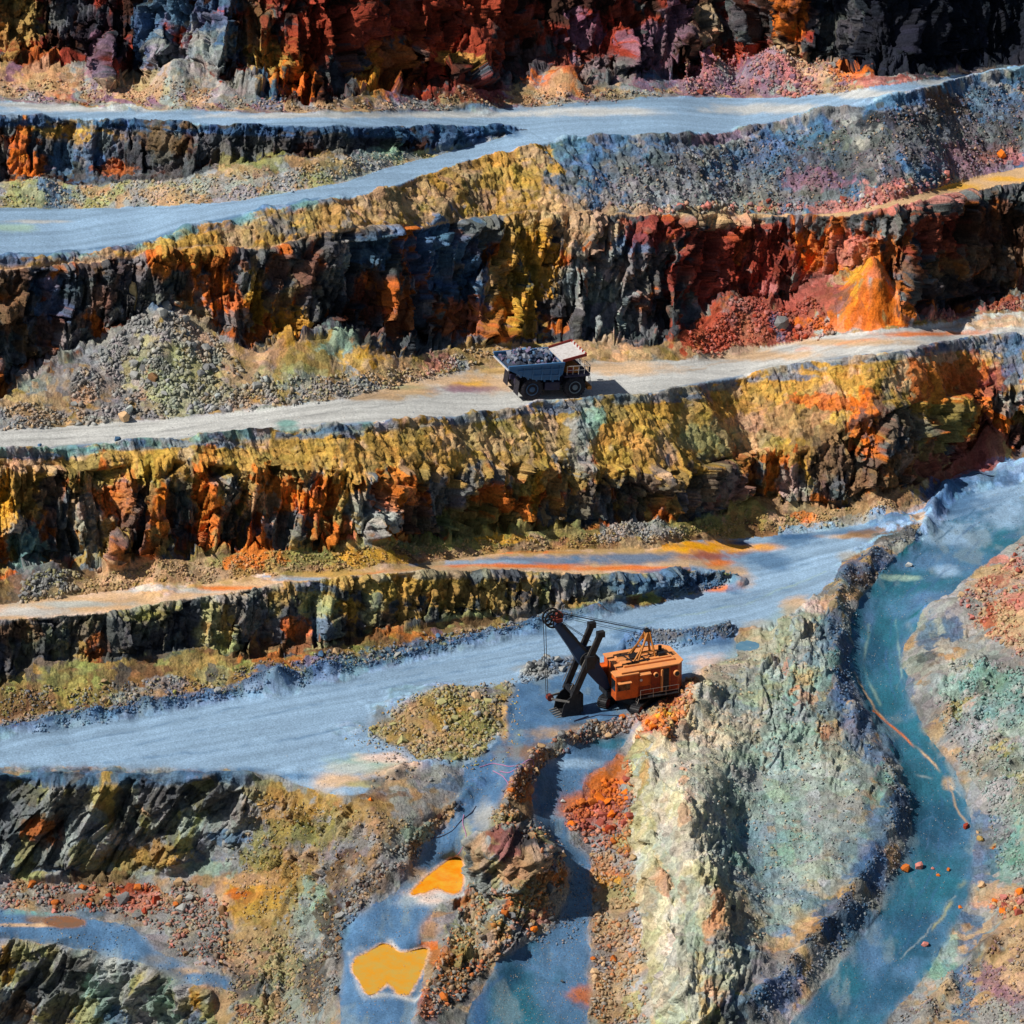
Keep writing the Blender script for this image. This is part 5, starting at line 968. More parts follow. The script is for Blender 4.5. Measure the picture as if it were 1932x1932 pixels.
# label, area, number of stones, size range, colour keys, number of single boulders, their label, group
FIELDS = [
 ('grey blasted stones heaped below the dark cliff at left', P2('180 660 250 625 330 605 400 640 470 700 560 740 560 762 455 777 280 790 130 802 130 740'), 5200, (.10, .38), 'GgwGg', 26, 'grey blasted boulder in the big stone heap at left of the truck road', .42, .85),
 ('grey stones along the far left of the truck road', P2('0 770 60 760 130 780 130 802 0 812'), 700, (.08, .3), 'GgTG', 0, '', 0, 0),
 ('pale stones along the truck road left of the truck', P2('450 740 560 715 700 700 800 690 880 660 960 655 880 698 733 733 640 754 455 778'), 2600, (.07, .28), 'GgTLG', 0, '', 0, 0),
 ('red rubble heap on the truck road below the red wall', P2('1290 672 1300 640 1380 590 1450 590 1530 580 1560 610 1580 630 1450 655 1350 675'), 2600, (.08, .34), 'zRPrz', 16, 'brick red boulder in the heap below the red wall', .36, .62),
 ('reddish stones at the foot of the black wall at right', P2('1700 606 1800 600 1932 575 1932 590 1728 616'), 500, (.08, .3), 'zrPT', 0, '', 0, 0),
 ('grey and mauve stones dumped under the upper road', P2('1090 330 1300 290 1500 250 1700 200 1932 150 1932 305 1780 348 1650 385 1450 402 1200 400 1100 396'), 9000, (.06, .26), 'ggMkbTg', 0, '', 0, 0),
 ('pink and tan boulders along the ledge', P2('1230 385 1450 385 1620 375 1720 345 1790 330 1800 345 1650 392 1450 404 1230 402'), 700, (.10, .40), 'PTzWP', 18, 'pinkish boulder on the ledge below the slate slope', .40, .72),
 ('purple and grey stones at the foot of the dark upper wall', P2('1290 120 1340 110 1400 110 1450 90 1500 110 1560 130 1640 150 1600 172 1501 186 1450 180 1340 180 1290 178'), 3200, (.08, .32), 'MPGzTM', 14, 'mauve boulder at the foot of the dark upper wall', .36, .66),
 ('tan and red stones at the foot of the upper wall', P2('0 150 300 160 600 195 900 180 1100 170 1290 160 1250 184 1000 202 800 211 400 211 0 190'), 3600, (.06, .26), 'tTGzn', 0, '', 0, 0),
 ('pale stones under the small wall of the upper road', P2('0 350 200 352 420 330 700 292 830 285 733 313 560 358 400 382 140 392 0 390'), 3600, (.06, .26), 'GLtTG', 0, '', 0, 0),
 ('grey stones at the foot of the long cliff, far left', P2('40 1098 150 1080 150 1112 110 1128 30 1138'), 900, (.10, .36), 'GgGL', 7, 'grey boulder by the narrow tan track at far left', .36, .6),
 ('olive stones along the foot of the long cliff', P2('150 1090 400 1060 640 1040 900 1020 1100 1005 1300 990 1500 970 1690 950 1690 975 1500 1002 1250 1020 942 1042 700 1070 400 1100 160 1120'), 5200, (.06, .24), 'tyTtl', 0, '', 0, 0),
 ('two heaps of pale grey stones behind the orange puddle', P2('1120 1008 1180 990 1230 985 1290 998 1300 1012 1220 1022 1130 1024'), 1000, (.08, .28), 'GGwg', 0, '', 0, 0),
 ('stones at the foot of the low olive wall', P2('0 1300 200 1290 420 1270 600 1240 800 1200 1000 1165 1100 1150 1020 1176 940 1200 800 1235 640 1272 420 1312 240 1344 0 1375'), 4200, (.06, .26), 'tGnlb', 9, 'tan boulder at the foot of the low olive wall', .34, .6),
 ('dark slate stones along the far edge of the wide road', P2('60 1376 240 1342 420 1312 640 1270 800 1232 940 1200 1100 1160 1100 1168 940 1207 800 1243 640 1284 420 1324 240 1356 60 1386'), 2600, (.05, .2), 'bdbg', 0, '', 0, 0),
 ('dark blue stones of the berm at the bench tip', P2('1240 1092 1300 1080 1390 1086 1396 1094 1300 1122 1256 1130'), 1300, (.06, .22), 'bdgb', 0, '', 0, 0),
 ('ochre and grey rubble of the mound on the wide road', MOUND, 3200, (.08, .34), 'LyGTtL', 14, 'tan boulder on the rubble mound beside the wide road', .38, .7),
 ('dark stones lying along the lower edge of the wide road', P2('690 1385 740 1350 860 1440 870 1470 790 1470 735 1475 700 1500'), 500, (.06, .26), 'gkGt', 0, '', 0, 0),
 ('grey blocks behind the shovel bucket', P2('975 1275 1000 1258 1060 1245 1120 1240 1130 1252 1060 1268 990 1290'), 600, (.10, .32), 'GgGk', 10, 'pale grey block lying behind the excavator bucket', .36, .7),
 ('dark stones of the berm behind the excavator', P2('1180 1210 1250 1195 1385 1182 1392 1196 1300 1222 1180 1226'), 1300, (.06, .24), 'bdgG', 0, '', 0, 0),
 ('broken stones along the berm below the excavator', P2('1240 1334 1180 1358 1090 1378 1010 1418 960 1470 930 1540 960 1550 1000 1480 1030 1440 1100 1402 1190 1378'), 3000, (.07, .30), 'ToGgnt', 16, 'brown block on the berm between excavator and lower track', .34, .6),
 ('orange broken stones at the ridge end by the excavator', P2('1270 1290 1310 1280 1320 1310 1300 1360 1260 1400 1200 1400 1230 1360'), 1300, (.08, .34), 'OROAo', 10, 'rusty orange block on the ridge end beside the excavator', .36, .62),
 ('orange rubble fan beside the lower track', P2('1060 1530 1120 1490 1170 1450 1195 1440 1190 1550 1190 1620 1110 1590 1070 1570'), 1500, (.09, .36), 'OzoOR', 20, 'bright orange block in the fan of rubble right of the lower track', .40, .8),
 ('tan stones under the pale rock spine', P2('1110 1600 1190 1590 1200 1700 1215 1800 1225 1932 1110 1932 1120 1760 1120 1680'), 2800, (.07, .32), 'tToGt', 14, 'brown boulder between the lower track and the pale spine', .34, .6),
 ('small stones scattered on the lower track', P2('1000 1660 1110 1640 1120 1760 1080 1780 1000 1790'), 900, (.04, .16), 'gGbt', 0, '', 0, 0),
 ('stones around the split outcrop', P2('930 1520 1000 1540 1060 1590 1070 1650 1040 1730 980 1780 900 1840 860 1900 800 1932 780 1900 850 1760 880 1700 1000 1640 1000 1600 900 1570'), 3400, (.07, .32), 'ToGtgO', 18, 'rust brown boulder near the split outcrop', .36, .7),
 ('dark stones on the left bank of the pond track', P2('860 1520 880 1520 790 1620 700 1700 650 1760 640 1860 620 1932 590 1932 600 1800 620 1720 720 1620 800 1560'), 2600, (.07, .3), 'nkGtN', 10, 'dark brown boulder on the bank left of the ponds', .36, .66),
 ('rubble under the lower left cliff', P2('0 1665 200 1670 350 1660 420 1700 450 1800 400 1830 330 1800 280 1740 200 1722 0 1712'), 2800, (.08, .34), 'toGgnPR', 22, 'reddish or grey boulder under the lower left cliff', .38, .74),
 ('tan stones low on the ochre slope', P2('420 1780 560 1760 620 1800 600 1932 440 1932 430 1870'), 2400, (.07, .28), 'tTgL', 0, '', 0, 0),
 ('small stones on the ochre slope', P2('460 1490 640 1520 780 1540 700 1640 640 1760 480 1760 420 1640'), 3200, (.05, .22), 'LYgtG', 0, '', 0, 0),
 ('pale stones on the white ridge', P2('1330 1260 1560 1160 1560 1300 1640 1480 1600 1620 1440 1780 1340 1760 1320 1600 1260 1440'), 5200, (.04, .2), 'wGcTg', 0, '', 0, 0),
 ('dark stones of the berm along the teal ramp', P2('1740 990 1600 1080 1560 1130 1560 1260 1600 1360 1660 1450 1680 1520 1660 1600 1540 1760 1400 1900 1440 1932 1600 1780 1720 1600 1710 1500 1620 1340 1600 1240 1620 1120 1740 1010'), 4200, (.05, .22), 'bgGdk', 0, '', 0, 0),
 ('red and tan stones on the slope at the right edge', P2('1800 1140 1860 1080 1932 1030 1932 1250 1860 1200'), 1900, (.06, .3), 'zTPRT', 12, 'salmon red boulder on the slope at the right edge', .32, .55),
 ('grey green stones on the right bank of the ramp', P2('1760 1330 1800 1240 1932 1260 1932 1680 1880 1640 1860 1500 1800 1420'), 4200, (.05, .26), 'wGceg', 0, '', 0, 0),
 ('stones at the lower right corner', P2('1932 1740 1860 1800 1780 1860 1680 1932 1932 1932'), 1700, (.05, .22), 'tMgnG', 0, '', 0, 0),
 ('reddish blocks where the ramp meets the right edge', P2('1860 1700 1932 1680 1932 1740 1880 1730'), 160, (.12, .34), 'PTzO', 14, 'salmon block in the small heap at the right edge of the ramp', .36, .6),
]
bvar = []
for k in range(8):
    bm = rock_mesh(300 + k, 15, 0.8); me = bpy.data.meshes.new('boulder'); bm.to_mesh(me); bm.free(); bvar.append(me)
bmats = {}
def bmesh_of(var, key):
    """boulder mesh in one stone colour"""
    if (var, key) not in bmats:
        me = bvar[var].copy(); ca = me.color_attributes.new('Col', 'FLOAT_COLOR', 'POINT')
        c = np.ones((len(me.vertices), 4), np.float32); c[:, :3] = PL[key]; ca.data.foreach_set('color', c.ravel())
        me.materials.append(M_STONE); bmats[(var, key)] = me
    return bmats[(var, key)]
def boulder(u, v, size, key, label, group=None, sc=(1, 1, 1)):
    p = ground(u, v)
    o = link(bpy.data.objects.new('boulder', bmesh_of(rnd.randrange(8), key)))
    o.location = p + Vector((0, 0, size * 0.25)); o.rotation_euler = (rnd.uniform(-.5, .5), rnd.uniform(-.5, .5), rnd.uniform(0, 6.28)); o.scale = (size * sc[0], size * sc[1], size * sc[2])
    o['label'] = label; o['category'] = 'boulder'
    if group: o['group'] = group
    return o
if ROCKS_ON:
    for lab, poly, n, (s0, s1), keys, nb_, bl, b0, b1_ in FIELDS:
        uv = pick(poly, n); p, gc = surf(uv)
        s = (s0 * 0.8 + (s1 * 1.25 - s0 * 0.8) * rs.rand(n) ** 4).astype(np.float32)
        kc = np.array([PL[k] for k in keys]); col = kc[rs.randint(0, len(keys), n)] * rs.uniform(0.75, 1.2, (n, 1))
        col = 0.5 * col + 0.5 * gc
        p[:, 2] += s * 0.2
        rubble(lab, p, s, col)
        if nb_:
            for (u, v) in pick(poly, nb_):
                if v > 1928 or u > 1928 or u < 4: continue
                boulder(u, v, rnd.uniform(b0, b1_), rnd.choice(keys), bl, lab)
    # a sprinkle of small stones on open ground
    ONE = [(1709, 1642, .62, 'o', 'larger brownish orange boulder of the pair lying on the teal ramp'), (1733, 1637, .58, 'P', 'pinkish boulder of the pair lying on the teal ramp'), (1822, 1562, .5, 'r', 'dark red boulder at the right side of the teal ramp'),
           (1850, 1584, .46, 'y', 'ochre boulder beside a grey one at the right of the ramp'), (1842, 1572, .36, 'T', 'small tan boulder above the ochre one at the ramp'), (1875, 1600, .34, 'o', 'small brown orange boulder right of the ochre one'),
           (1854, 1676, .5, 'T', 'cream boulder on the pale strip right of the ramp'), (1812, 1712, .3, 'O', 'small orange stone in the row across the ramp'), (1700 + 60, 1640, .22, 'P', 'smallest pink stone in the row across the ramp'),
           (1790, 1642 , .3, 'o', 'brown stone in the row across the ramp'), (1756 + 14, 1652, .26, 'O', 'orange stone lying lower in the row across the ramp'), (1874, 1706, .4, 'T', 'tan boulder near the right edge under the heap'),
           (1745, 1728 + 56, .5, 'P', 'pink boulder at the foot of the pale line along the ramp'), (1385, 1712, .42, 'k', 'dark boulder alone on the blue patch of the white ridge'), (75, 843, .34, 'b', 'small blue boulder on the truck road at far left'), (222, 837, .5, 'b', 'blue grey boulder on the edge of the truck road'),
           (1062, 1513, .3, 'W', 'whitish stone alone at the top of the lower track'), (1190 - 150, 1842 - 106, .42, 'k', 'dark boulder in the middle of the lower track'), (1060, 1855, .3, 'k', 'dark stone low on the lower track'),
           (235, 792, .9, 'T', 'large tan boulder at the foot of the grey stone heap'), (290, 720, .8, 'n', 'brown slab in the middle of the grey stone heap'), (316, 606, .9, 'G', 'large pale block on top of the grey stone heap'), (307, 628, .9, 'G', 'grey block just under the top of the stone heap'),
           (1475, 628, 1.2, 'g', 'large grey boulder in the red rubble heap'), (1890, 290, .8, 'O', 'orange boulder on the slate slope at the right edge'), (1282, 398, .7, 'k', 'dark slab on the ledge below the slate slope'),
           (1501, 184, .6, 'P', 'pink boulder at the far side of the top road'), (1715, 1068, .5, 'W', 'whitish rock lying on the ramp near its top'), (700, 1512, .3, 'O', 'orange stone at the lip of the ochre slope'), (230, 1698, 1.0, 'g', 'grey slab under the lower left cliff')]
    for (u, v, s, k, lab) in ONE: boulder(u, v, s, k, lab)
    # upright slab of pale rock in front of the dark recess
    p = ground(255, 612)
    bm = bmesh.new(); prof = [(-.35, 0), (.25, .1), (.45, 1.3), (.55, 2.5), (.35, 3.4), (-.1, 3.6), (-.45, 2.9), (-.3, 1.4)]
    vs = []
    for y, k in ((-.4, .8), (-.1, 1), (.35, .9)): vs.append([bm.verts.new((x * k + .04 * y, y + .1 * math.sin(z * 2), z * (1 - .03 * abs(y)))) for x, z in prof])
    for a_, b_ in zip(vs[:-1], vs[1:]):
        for i in range(8): bm.faces.new((a_[i], a_[(i + 1) % 8], b_[(i + 1) % 8], b_[i]))
    bm.faces.new(vs[0]); bm.faces.new(vs[-1][::-1])
    bmesh.ops.recalc_face_normals(bm, faces=bm.faces); bmesh.ops.triangulate(bm, faces=bm.faces); bmesh.ops.subdivide_edges(bm, edges=bm.edges, cuts=2)
    for v in bm.verts: v.co += Vector((rnd.uniform(-.05, .05), rnd.uniform(-.05, .05), rnd.uniform(-.04, .04)))
    me = bpy.data.meshes.new('rock_slab'); bm.to_mesh(me); bm.free(); me.materials.append(simple('cream stone', (232, 200, 140), .9, dirt=.5, dirtcol=(150, 110, 70)))
    o = link(bpy.data.objects.new('rock_slab', me)); o.location = p; o['label'] = 'cream rock slab standing upright against the dark cliff above the stone heap'; o['category'] = 'rock'
    # sparse grit on the roads
    def grit(lab, poly, n, keys, s0=.03, s1=.1):
        uv = pick(poly, n); p, gc = surf(uv); s = (s0 + (s1 - s0) * rs.rand(n) ** 3).astype(np.float32)
        kc = np.array([PL[k] for k in keys]); rubble(lab, p, s, kc[rs.randint(0, len(keys), n)] * 0.9, 'gravel')
    grit('grit on the teal ramp', RAMP[:0] + P2('1932 900 1932 1000 1800 1110 1740 1160 1705 1300 1740 1370 1790 1440 1840 1580 1790 1770 1670 1932 1490 1932 1640 1750 1725 1550 1700 1460 1605 1290 1625 1130 1740 1000'), 5000, 'GgbDd')
    grit('grit on the wide road', P2('960 1290 1240 1330 1010 1430 940 1440 740 1470 600 1490 450 1450 900 1290'), 700, 'gbG')
    grit('grit on the lower tracks', TRK2[:4] + P2('1105 1530 1115 1690 1110 1932 880 1932 1045 1740 1070 1640 1000 1500'), 2600, 'Ggdt')
    grit('grit on the pond track', P2('960 1440 880 1600 870 1690 795 1790 780 1932 660 1932 660 1780 800 1600 880 1450'), 1800, 'Ggdt')
    grit('stones strewn round the rubble mound', P2('640 1400 740 1335 860 1285 985 1275 985 1400 940 1450 860 1455 740 1430'), 900, 'GLytg', .05, .26)
    grit('grit on the blue bench', BENCH, 1500, 'Ggdb', .03, .16)
    grit('grit on the truck road', strip_poly(R3t, R3b, 10, 1920), 700, 'gtb', .03, .09)
# ------------------------------------------------------------------ machines
M_BLUE = simple('body steel blue grey', (58, 108, 156), .55, .1, .4, .4, (100, 108, 112))
M_DARK = simple('black grease steel', (26, 28, 34), .6, .2, .4, .35, (84, 80, 76))
M_FRAME = simple('dark chassis', (34, 32, 66), .6, .1, .4, .4, (90, 84, 78))
M_TYRE = simple('tyre rubber', (24, 24, 38), .85, 0, .3, .5, (84, 78, 72), .3, 4)
M_RIM = simple('rim grey', (112, 126, 138), .5, .1, .4, .4, (70, 66, 62))
M_RIMC = simple('rim blue', (50, 84, 120), .5, .1, .4, .4, (80, 76, 70))
M_WHITE = simple('dusty white paint', (200, 196, 194), .7, 0, .3, .7, (150, 138, 130))
M_RED = simple('dull red paint', (140, 34, 26), .6, 0, .4, .3, (110, 90, 80))
M_YEL = simple('truck ochre paint', (196, 120, 44), .6, 0, .4, .4, (120, 90, 70))
M_GLASS = simple('dark cab glass', (18, 24, 30), .12, 0, .6, .15, (120, 110, 100), 0)
M_ORA = simple('faded orange paint', (214, 96, 26), .6, 0, .35, .9, (112, 50, 34), .15, 1.2)
M_ORD = simple('darker orange panel', (158, 60, 28), .65, 0, .3, .8, (84, 40, 34), .1, 1.8)
M_ORR = simple('sun bleached orange roof', (232, 150, 84), .7, 0, .3, .8, (190, 130, 96), .1, 1.5)
M_RUST = simple('rust red steel', (120, 52, 44), .7, .1, .3, .4, (70, 50, 46))
M_BOOM = simple('boom steel dark blue', (22, 50, 84), .55, .2, .4, .3, (60, 62, 66))
M_LAMP = simple('lamp lens', (220, 220, 210), .2, 0, .6, .1, (150, 140, 130), 0)
M_WORN = simple('worn bright steel', (150, 146, 140), .45, .5, .5, .4, (80, 76, 72))
M_CABLE = simple('pale magenta cable', (176, 120, 160), .7, 0, .3, .2, (160, 150, 150), 0)
M_CABLED = simple('dark cable', (40, 44, 70), .7, 0, .3, .2, (90, 90, 90), 0)

def wheel(parent, x, y, r, w, out, rimm, name='wheel'):
    """tyre with lugs; the rim is a part of the wheel. out = side the hub faces (+1 / -1)"""
    m = MB()
    h = w / 2
    m.lathe([(r * .56, -h * .8), (r * .8, -h), (r * .95, -h * .9), (r, -h * .7), (r, h * .7), (r * .95, h * .9), (r * .8, h), (r * .56, h * .8)], 40)
    for k in range(26):
        a = 2 * math.pi * k / 26
        for s in (-1, 1):
            p = Vector((r * math.cos(a + s * .04), s * h * .45, r * math.sin(a + s * .04)))
            M = Matrix.Translation(p) @ Matrix.Rotation(-a, 4, 'Y')
            m.box(-.045, .045, -h * .42, h * .42, -.07, .07, 0, M)
    o = m.build(name, M_TYRE, parent, (x, y, r))
    m = MB(); f = out * h
    M = Matrix.Scale(1, 4)
    m.lathe([(r * .57, f * .55), (r * .57, f * .98), (r * .50, f * .98), (r * .46, f * .62), (r * .26, f * .60), (r * .24, f * 1.02), (.02, f * 1.06)], 32)
    for k in range(12):
        a = 2 * math.pi * k / 12; m.tube((r * .53 * math.cos(a), f * .96, r * .53 * math.sin(a)), (r * .53 * math.cos(a), f * 1.04, r * .53 * math.sin(a)), .035, 6)
    m.build('rim', rimm, o)
    return o

def dump_truck():
    g = ground(988.5, 741); a = math.radians(20)
    # lie on the road: height of the ground under both axles
    fw_ = Vector((math.cos(a), math.sin(a), 0)); lf = Vector((-math.sin(a), math.cos(a), 0))
    def zat(p):
        d = (X - p.x) ** 2 + (Y - p.y) ** 2
        k = np.argmin(d); return float(Z.ravel()[k])
    z0 = zat(g - lf * 1.8) * .5 + zat(g + lf * 1.8) * .5; pf = g + fw_ * 5.2
    z1 = zat(pf - lf * 1.8) * .5 + zat(pf + lf * 1.8) * .5
    xa = Vector((fw_.x * 5.2, fw_.y * 5.2, z1 - z0)).normalized(); ya = lf; za = xa.cross(ya).normalized()
    Mw = Matrix(((xa.x, ya.x, za.x, g.x), (xa.y, ya.y, za.y, g.y), (xa.z, ya.z, za.z, z0 + .02), (0, 0, 0, 1)))
    T = thing('dump_truck', 'big blue grey dump truck loaded with dark rock on the pale haul road', 'dump truck', mat3=Mw)
    R = 1.28
    for s in (-1, 1):
        wheel(T, 5.2, s * 2.1, R, .85, s, M_RIM)
        wheel(T, 0, s * 2.15, R, .72, s, M_RIMC)
        wheel(T, 0, s * 1.3, R, .72, s, M_RIMC)
    m = MB()
    for s in (-1, 1):
        m.bar((-1.6, s * .75, 1.75), (7.0, s * .75, 1.65), .28, .6)
    m.box(-.5, .5, -1.0, 1.0, .85, 1.75, .08); m.tube((0, -1.6, R), (0, 1.6, R), .42, 16)
    m.box(4.7, 5.7, -1.6, 1.6, 1.1, 1.5, .05); m.box(1.2, 1.5, -.8, .8, 1.5, 1.9); m.box(3.4, 3.7, -.8, .8, 1.4, 2.0)
    m.tube((1.7, .55, 1.4), (2.6, .55, 2.6), .16, 10); m.tube((1.7, -.55, 1.4), (2.6, -.55, 2.6), .16, 10)
    m.build('chassis', M_FRAME, T)
    MB().box(1.6, 3.5, -2.15, -1.25, .95, 1.95, .12).build('fuel_tank', M_FRAME, T)
    MB().box(1.7, 3.3, 1.25, 2.1, 1.0, 1.9, .12).build('air_tank', M_FRAME, T)
    # dump body: an open tray with raised tail
    W = 2.5; t = .09
    fl = [(-3.0, 3.72), (-1.6, 3.05), (.2, 2.45), (2.9, 2.3), (3.55, 3.0), (3.75, 4.35)]
    m = MB()
    m.prism(fl + [(p[0] - .02, p[1] + .12) for p in fl[::-1]], -W + .15, W - .15)
    side = [(-3.05, 4.12), (-3.0, 3.72), (-1.6, 3.05), (.2, 2.45), (2.9, 2.3), (3.55, 3.0), (3.75, 4.35), (3.4, 4.3)]
    for s in (-1, 1):
        y0 = s * W; y1 = s * (W - .12)
        m.prism(side, min(y0, y1), max(y0, y1))
        m.bar((-3.1, s * (W + .02), 4.1), (3.6, s * (W + .02), 4.3), .26, .26)
        m.bar((-1.9, s * (W + .05), 3.62), (3.5, s * (W + .05), 3.66), .12, .16)
        m.bar((.0, s * (W + .05), 2.95), (3.3, s * (W + .05), 2.9), .12, .16)
        for x in (-1.2, -.1, 1.0, 2.1, 3.1):
            zb = float(np.interp(x, [-3, -1.6, .2, 2.9], [3.72, 3.05, 2.45, 2.3])); m.bar((x, s * (W + .05), zb), (x, s * (W + .05), 4.15), .16, .1, (1, 0, 0))
    for x in (-1.5, -.6, .4, 1.4, 2.4):
        zb = float(np.interp(x, [-3, -1.6, .2, 2.9], [3.72, 3.05, 2.45, 2.3])); m.box(x - .09, x + .09, -W, W, zb - .22, zb - .01)
    m.bar((-1.4, -.85, 2.55), (3.0, -.85, 2.05), .2, .3); m.bar((-1.4, .85, 2.55), (3.0, .85, 2.05), .2, .3)
    B = m.build('dump_body', M_BLUE, T)
    MB().bar((-3.08, -W, 3.70), (-3.08, W, 3.70), .14, .12).build('tail_lip', M_WHITE, B)
    # canopy over cab and deck
    m = MB()
    m.hexa([(3.5, -2.25, 4.28), (6.25, -2.35, 4.95), (6.25, 2.35, 4.95), (3.5, 2.25, 4.28), (3.5, -2.25, 4.40), (6.25, -2.35, 5.07), (6.25, 2.35, 5.07), (3.5, 2.25, 4.40)])
    for y in (-1.4, -.5, .5, 1.4): m.bar((3.6, y, 4.25), (6.2, y, 4.88), .12, .14)
    Cn = m.build('canopy', M_WHITE, T)
    m = MB()
    for s in (-1, 1): m.bar((3.5, s * 2.33, 4.5), (6.3, s * 2.43, 5.18), .1, .34)
    m.build('canopy_side', M_RED, Cn)
    m = MB(); n = 11
    for k in range(n):
        y0 = -2.4 + 4.8 * k / n
        if k % 2 == 0: m.hexa([(6.22, y0, 4.93), (6.38, y0 + .12, 4.97), (6.38, y0 + .12 + 4.8 / n, 4.97), (6.22, y0 + 4.8 / n, 4.93), (6.22, y0, 5.28), (6.38, y0 + .12, 5.30), (6.38, y0 + .12 + 4.8 / n, 5.30), (6.22, y0 + 4.8 / n, 5.28)])
    m.build('warning_stripe', M_RED, Cn)
    m = MB()
    for k in range(n):
        y0 = -2.4 + 4.8 * k / n
        if k % 2 == 1: m.hexa([(6.22, y0, 4.93), (6.37, y0 + .12, 4.97), (6.37, y0 + .12 + 4.8 / n, 4.97), (6.22, y0 + 4.8 / n, 4.93), (6.22, y0, 5.27), (6.37, y0 + .12, 5.29), (6.37, y0 + .12 + 4.8 / n, 5.29), (6.22, y0 + 4.8 / n, 5.27)])
    m.build('warning_stripe', M_WHITE, Cn)
    # deck, fenders, engine bay
    m = MB()
    m.box(4.0, 6.95, -2.45, 2.45, 2.72, 2.86, .02); m.box(3.9, 6.7, -1.2, 1.2, 1.4, 2.75, .06)
    for s in (-1, 1): m.hexa([(3.8, s * 1.5, 2.5), (6.8, s * 1.5, 2.6), (6.8, s * 2.5, 2.6), (3.8, s * 2.5, 2.5), (3.8, s * 1.5, 2.7), (6.8, s * 1.5, 2.73), (6.8, s * 2.5, 2.73), (3.8, s * 2.5, 2.7)])
    m.build('deck', M_FRAME, T)
    m = MB(); m.box(6.72, 7.0, -1.15, 1.15, 1.35, 2.6, .05)
    for k in range(9): m.box(7.0, 7.05, -1.05, 1.05, 1.45 + k * .12, 1.50 + k * .12)
    m.build('grille', M_DARK, T)
    MB().box(6.8, 7.35, -2.3, 2.3, .85, 1.3, .08).build('bumper', M_YEL, T)
    m = MB(); m.box(4.35, 5.95, .7, 2.3, 2.88, 4.45, .07); c = m.build('cab', M_YEL, T)
    m = MB(); m.box(5.93, 5.985, .85, 2.15, 3.45, 4.2, .02); m.box(4.55, 5.7, 2.28, 2.33, 3.45, 4.2, .02); m.box(4.55, 5.7, .67, .72, 3.45, 4.2, .02); m.build('cab_window', M_GLASS, c)
    MB().box(4.1, 5.7, -2.1, -.4, 2.9, 3.75, .06).build('electric_cabinet', M_YEL, T)
    MB().box(4.3, 4.9, -2.15, -2.1, 3.0, 3.55, .01).build('cabinet_door', M_RED, T)
    MB().box(4.0, 4.3, -.3, .5, 2.9, 4.2, .04).build('air_filter', M_DARK, T)
    for q_, (x0, y0, x1, y1) in enumerate(((4.1, -2.42, 6.9, -2.42), (6.9, -2.42, 6.9, -.6), (6.9, .6, 6.9, 2.42), (4.1, 2.42, 6.9, 2.42))):
        if q_ in (0, 2): m = MB()
        for z in (3.35, 3.85): m.tube((x0, y0, z), (x1, y1, z), .03, 6)
        k = 4
        for i in range(k + 1): m.tube((x0 + (x1 - x0) * i / k, y0 + (y1 - y0) * i / k, 2.86), (x0 + (x1 - x0) * i / k, y0 + (y1 - y0) * i / k, 3.86), .03, 6)
        if q_ in (1, 3): m.build('handrail', M_WHITE, T)
    m = MB()
    for s in (-.55, .0):
        m.tube((7.4, -1.6 + s, .9), (6.95, -1.6 + s, 2.85), .035, 6)
    for k in range(7):
        f = k / 6.5; m.tube((7.4 - .45 * f, -2.15, .95 + 1.9 * f), (7.4 - .45 * f, -1.6, .95 + 1.9 * f), .025, 6)
    m.build('ladder', M_WHITE, T)
    for y in (-1.8, -1.45, 1.45, 1.8):
        MB().tube((7.33, y, 1.08), (7.40, y, 1.08), .13, 14).build('headlight', M_LAMP, T)
    for s in (-1, 1): MB().box(6.6, 6.7, s * 2.75 - .18, s * 2.75 + .18, 3.2, 3.8, .02).bar((6.65, s * 2.45, 3.4), (6.65, s * 2.75, 3.4), .04).build('mirror', M_DARK, T)
    for s in (-1, 1): MB().hexa([(-1.75, s * 1.0, .6), (-1.68, s * 1.0, .6), (-1.68, s * 2.4, .6), (-1.75, s * 2.4, .6), (-1.6, s * 1.0, 2.4), (-1.53, s * 1.0, 2.4), (-1.53, s * 2.4, 2.4), (-1.6, s * 2.4, 2.4)]).build('mudflap', M_TYRE, T)
    # the load: single blocks heaped in the tray
    vars_ = []
    keys = [(92, 124, 158), (132, 136, 148), (62, 76, 100), (120, 108, 134)]
    for k in range(8):
        bm = rock_mesh(40 + k, 12, .8); me = bpy.data.meshes.new('load_rock'); bm.to_mesh(me); bm.free()
        ca = me.color_attributes.new('Col', 'FLOAT_COLOR', 'POINT'); c = np.ones((len(me.vertices), 4), np.float32); c[:, :3] = lin(keys[k % 4]); ca.data.foreach_set('color', c.ravel())
        me.materials.append(M_STONE); vars_.append(me)
    r2 = random.Random(3); n = 0
    # bed of fine broken rock under the blocks
    bm = bmesh.new(); nx_, ny_ = 26, 18; vs = {}
    def top(x, y):
        e = min((x + 2.8) / 1.6, (3.7 - x) / 1.2, (2.38 - abs(y)) / 1.1); return 3.75 + .95 * float(sm(0, 1, e)) * (.75 + .25 * math.cos(x * .6))
    for i in range(nx_ + 1):
        for j in range(ny_ + 1):
            x = -2.85 + 6.5 * i / nx_; y = -2.37 + 4.74 * j / ny_
            vs[i, j] = bm.verts.new((x, y, top(x, y) + r2.uniform(-.1, .1)))
    for i in range(nx_):
        for j in range(ny_): bm.faces.new((vs[i, j], vs[i + 1, j], vs[i + 1, j + 1], vs[i, j + 1]))
    bmesh.ops.triangulate(bm, faces=bm.faces)
    me = bpy.data.meshes.new('ore_bed'); bm.to_mesh(me); bm.free()
    ca = me.color_attributes.new('Col', 'FLOAT_COLOR', 'POINT'); c = np.ones((len(me.vertices), 4), np.float32); c[:, :3] = lin((60, 66, 80)); ca.data.foreach_set('color', c.ravel()); me.materials.append(M_STONE)
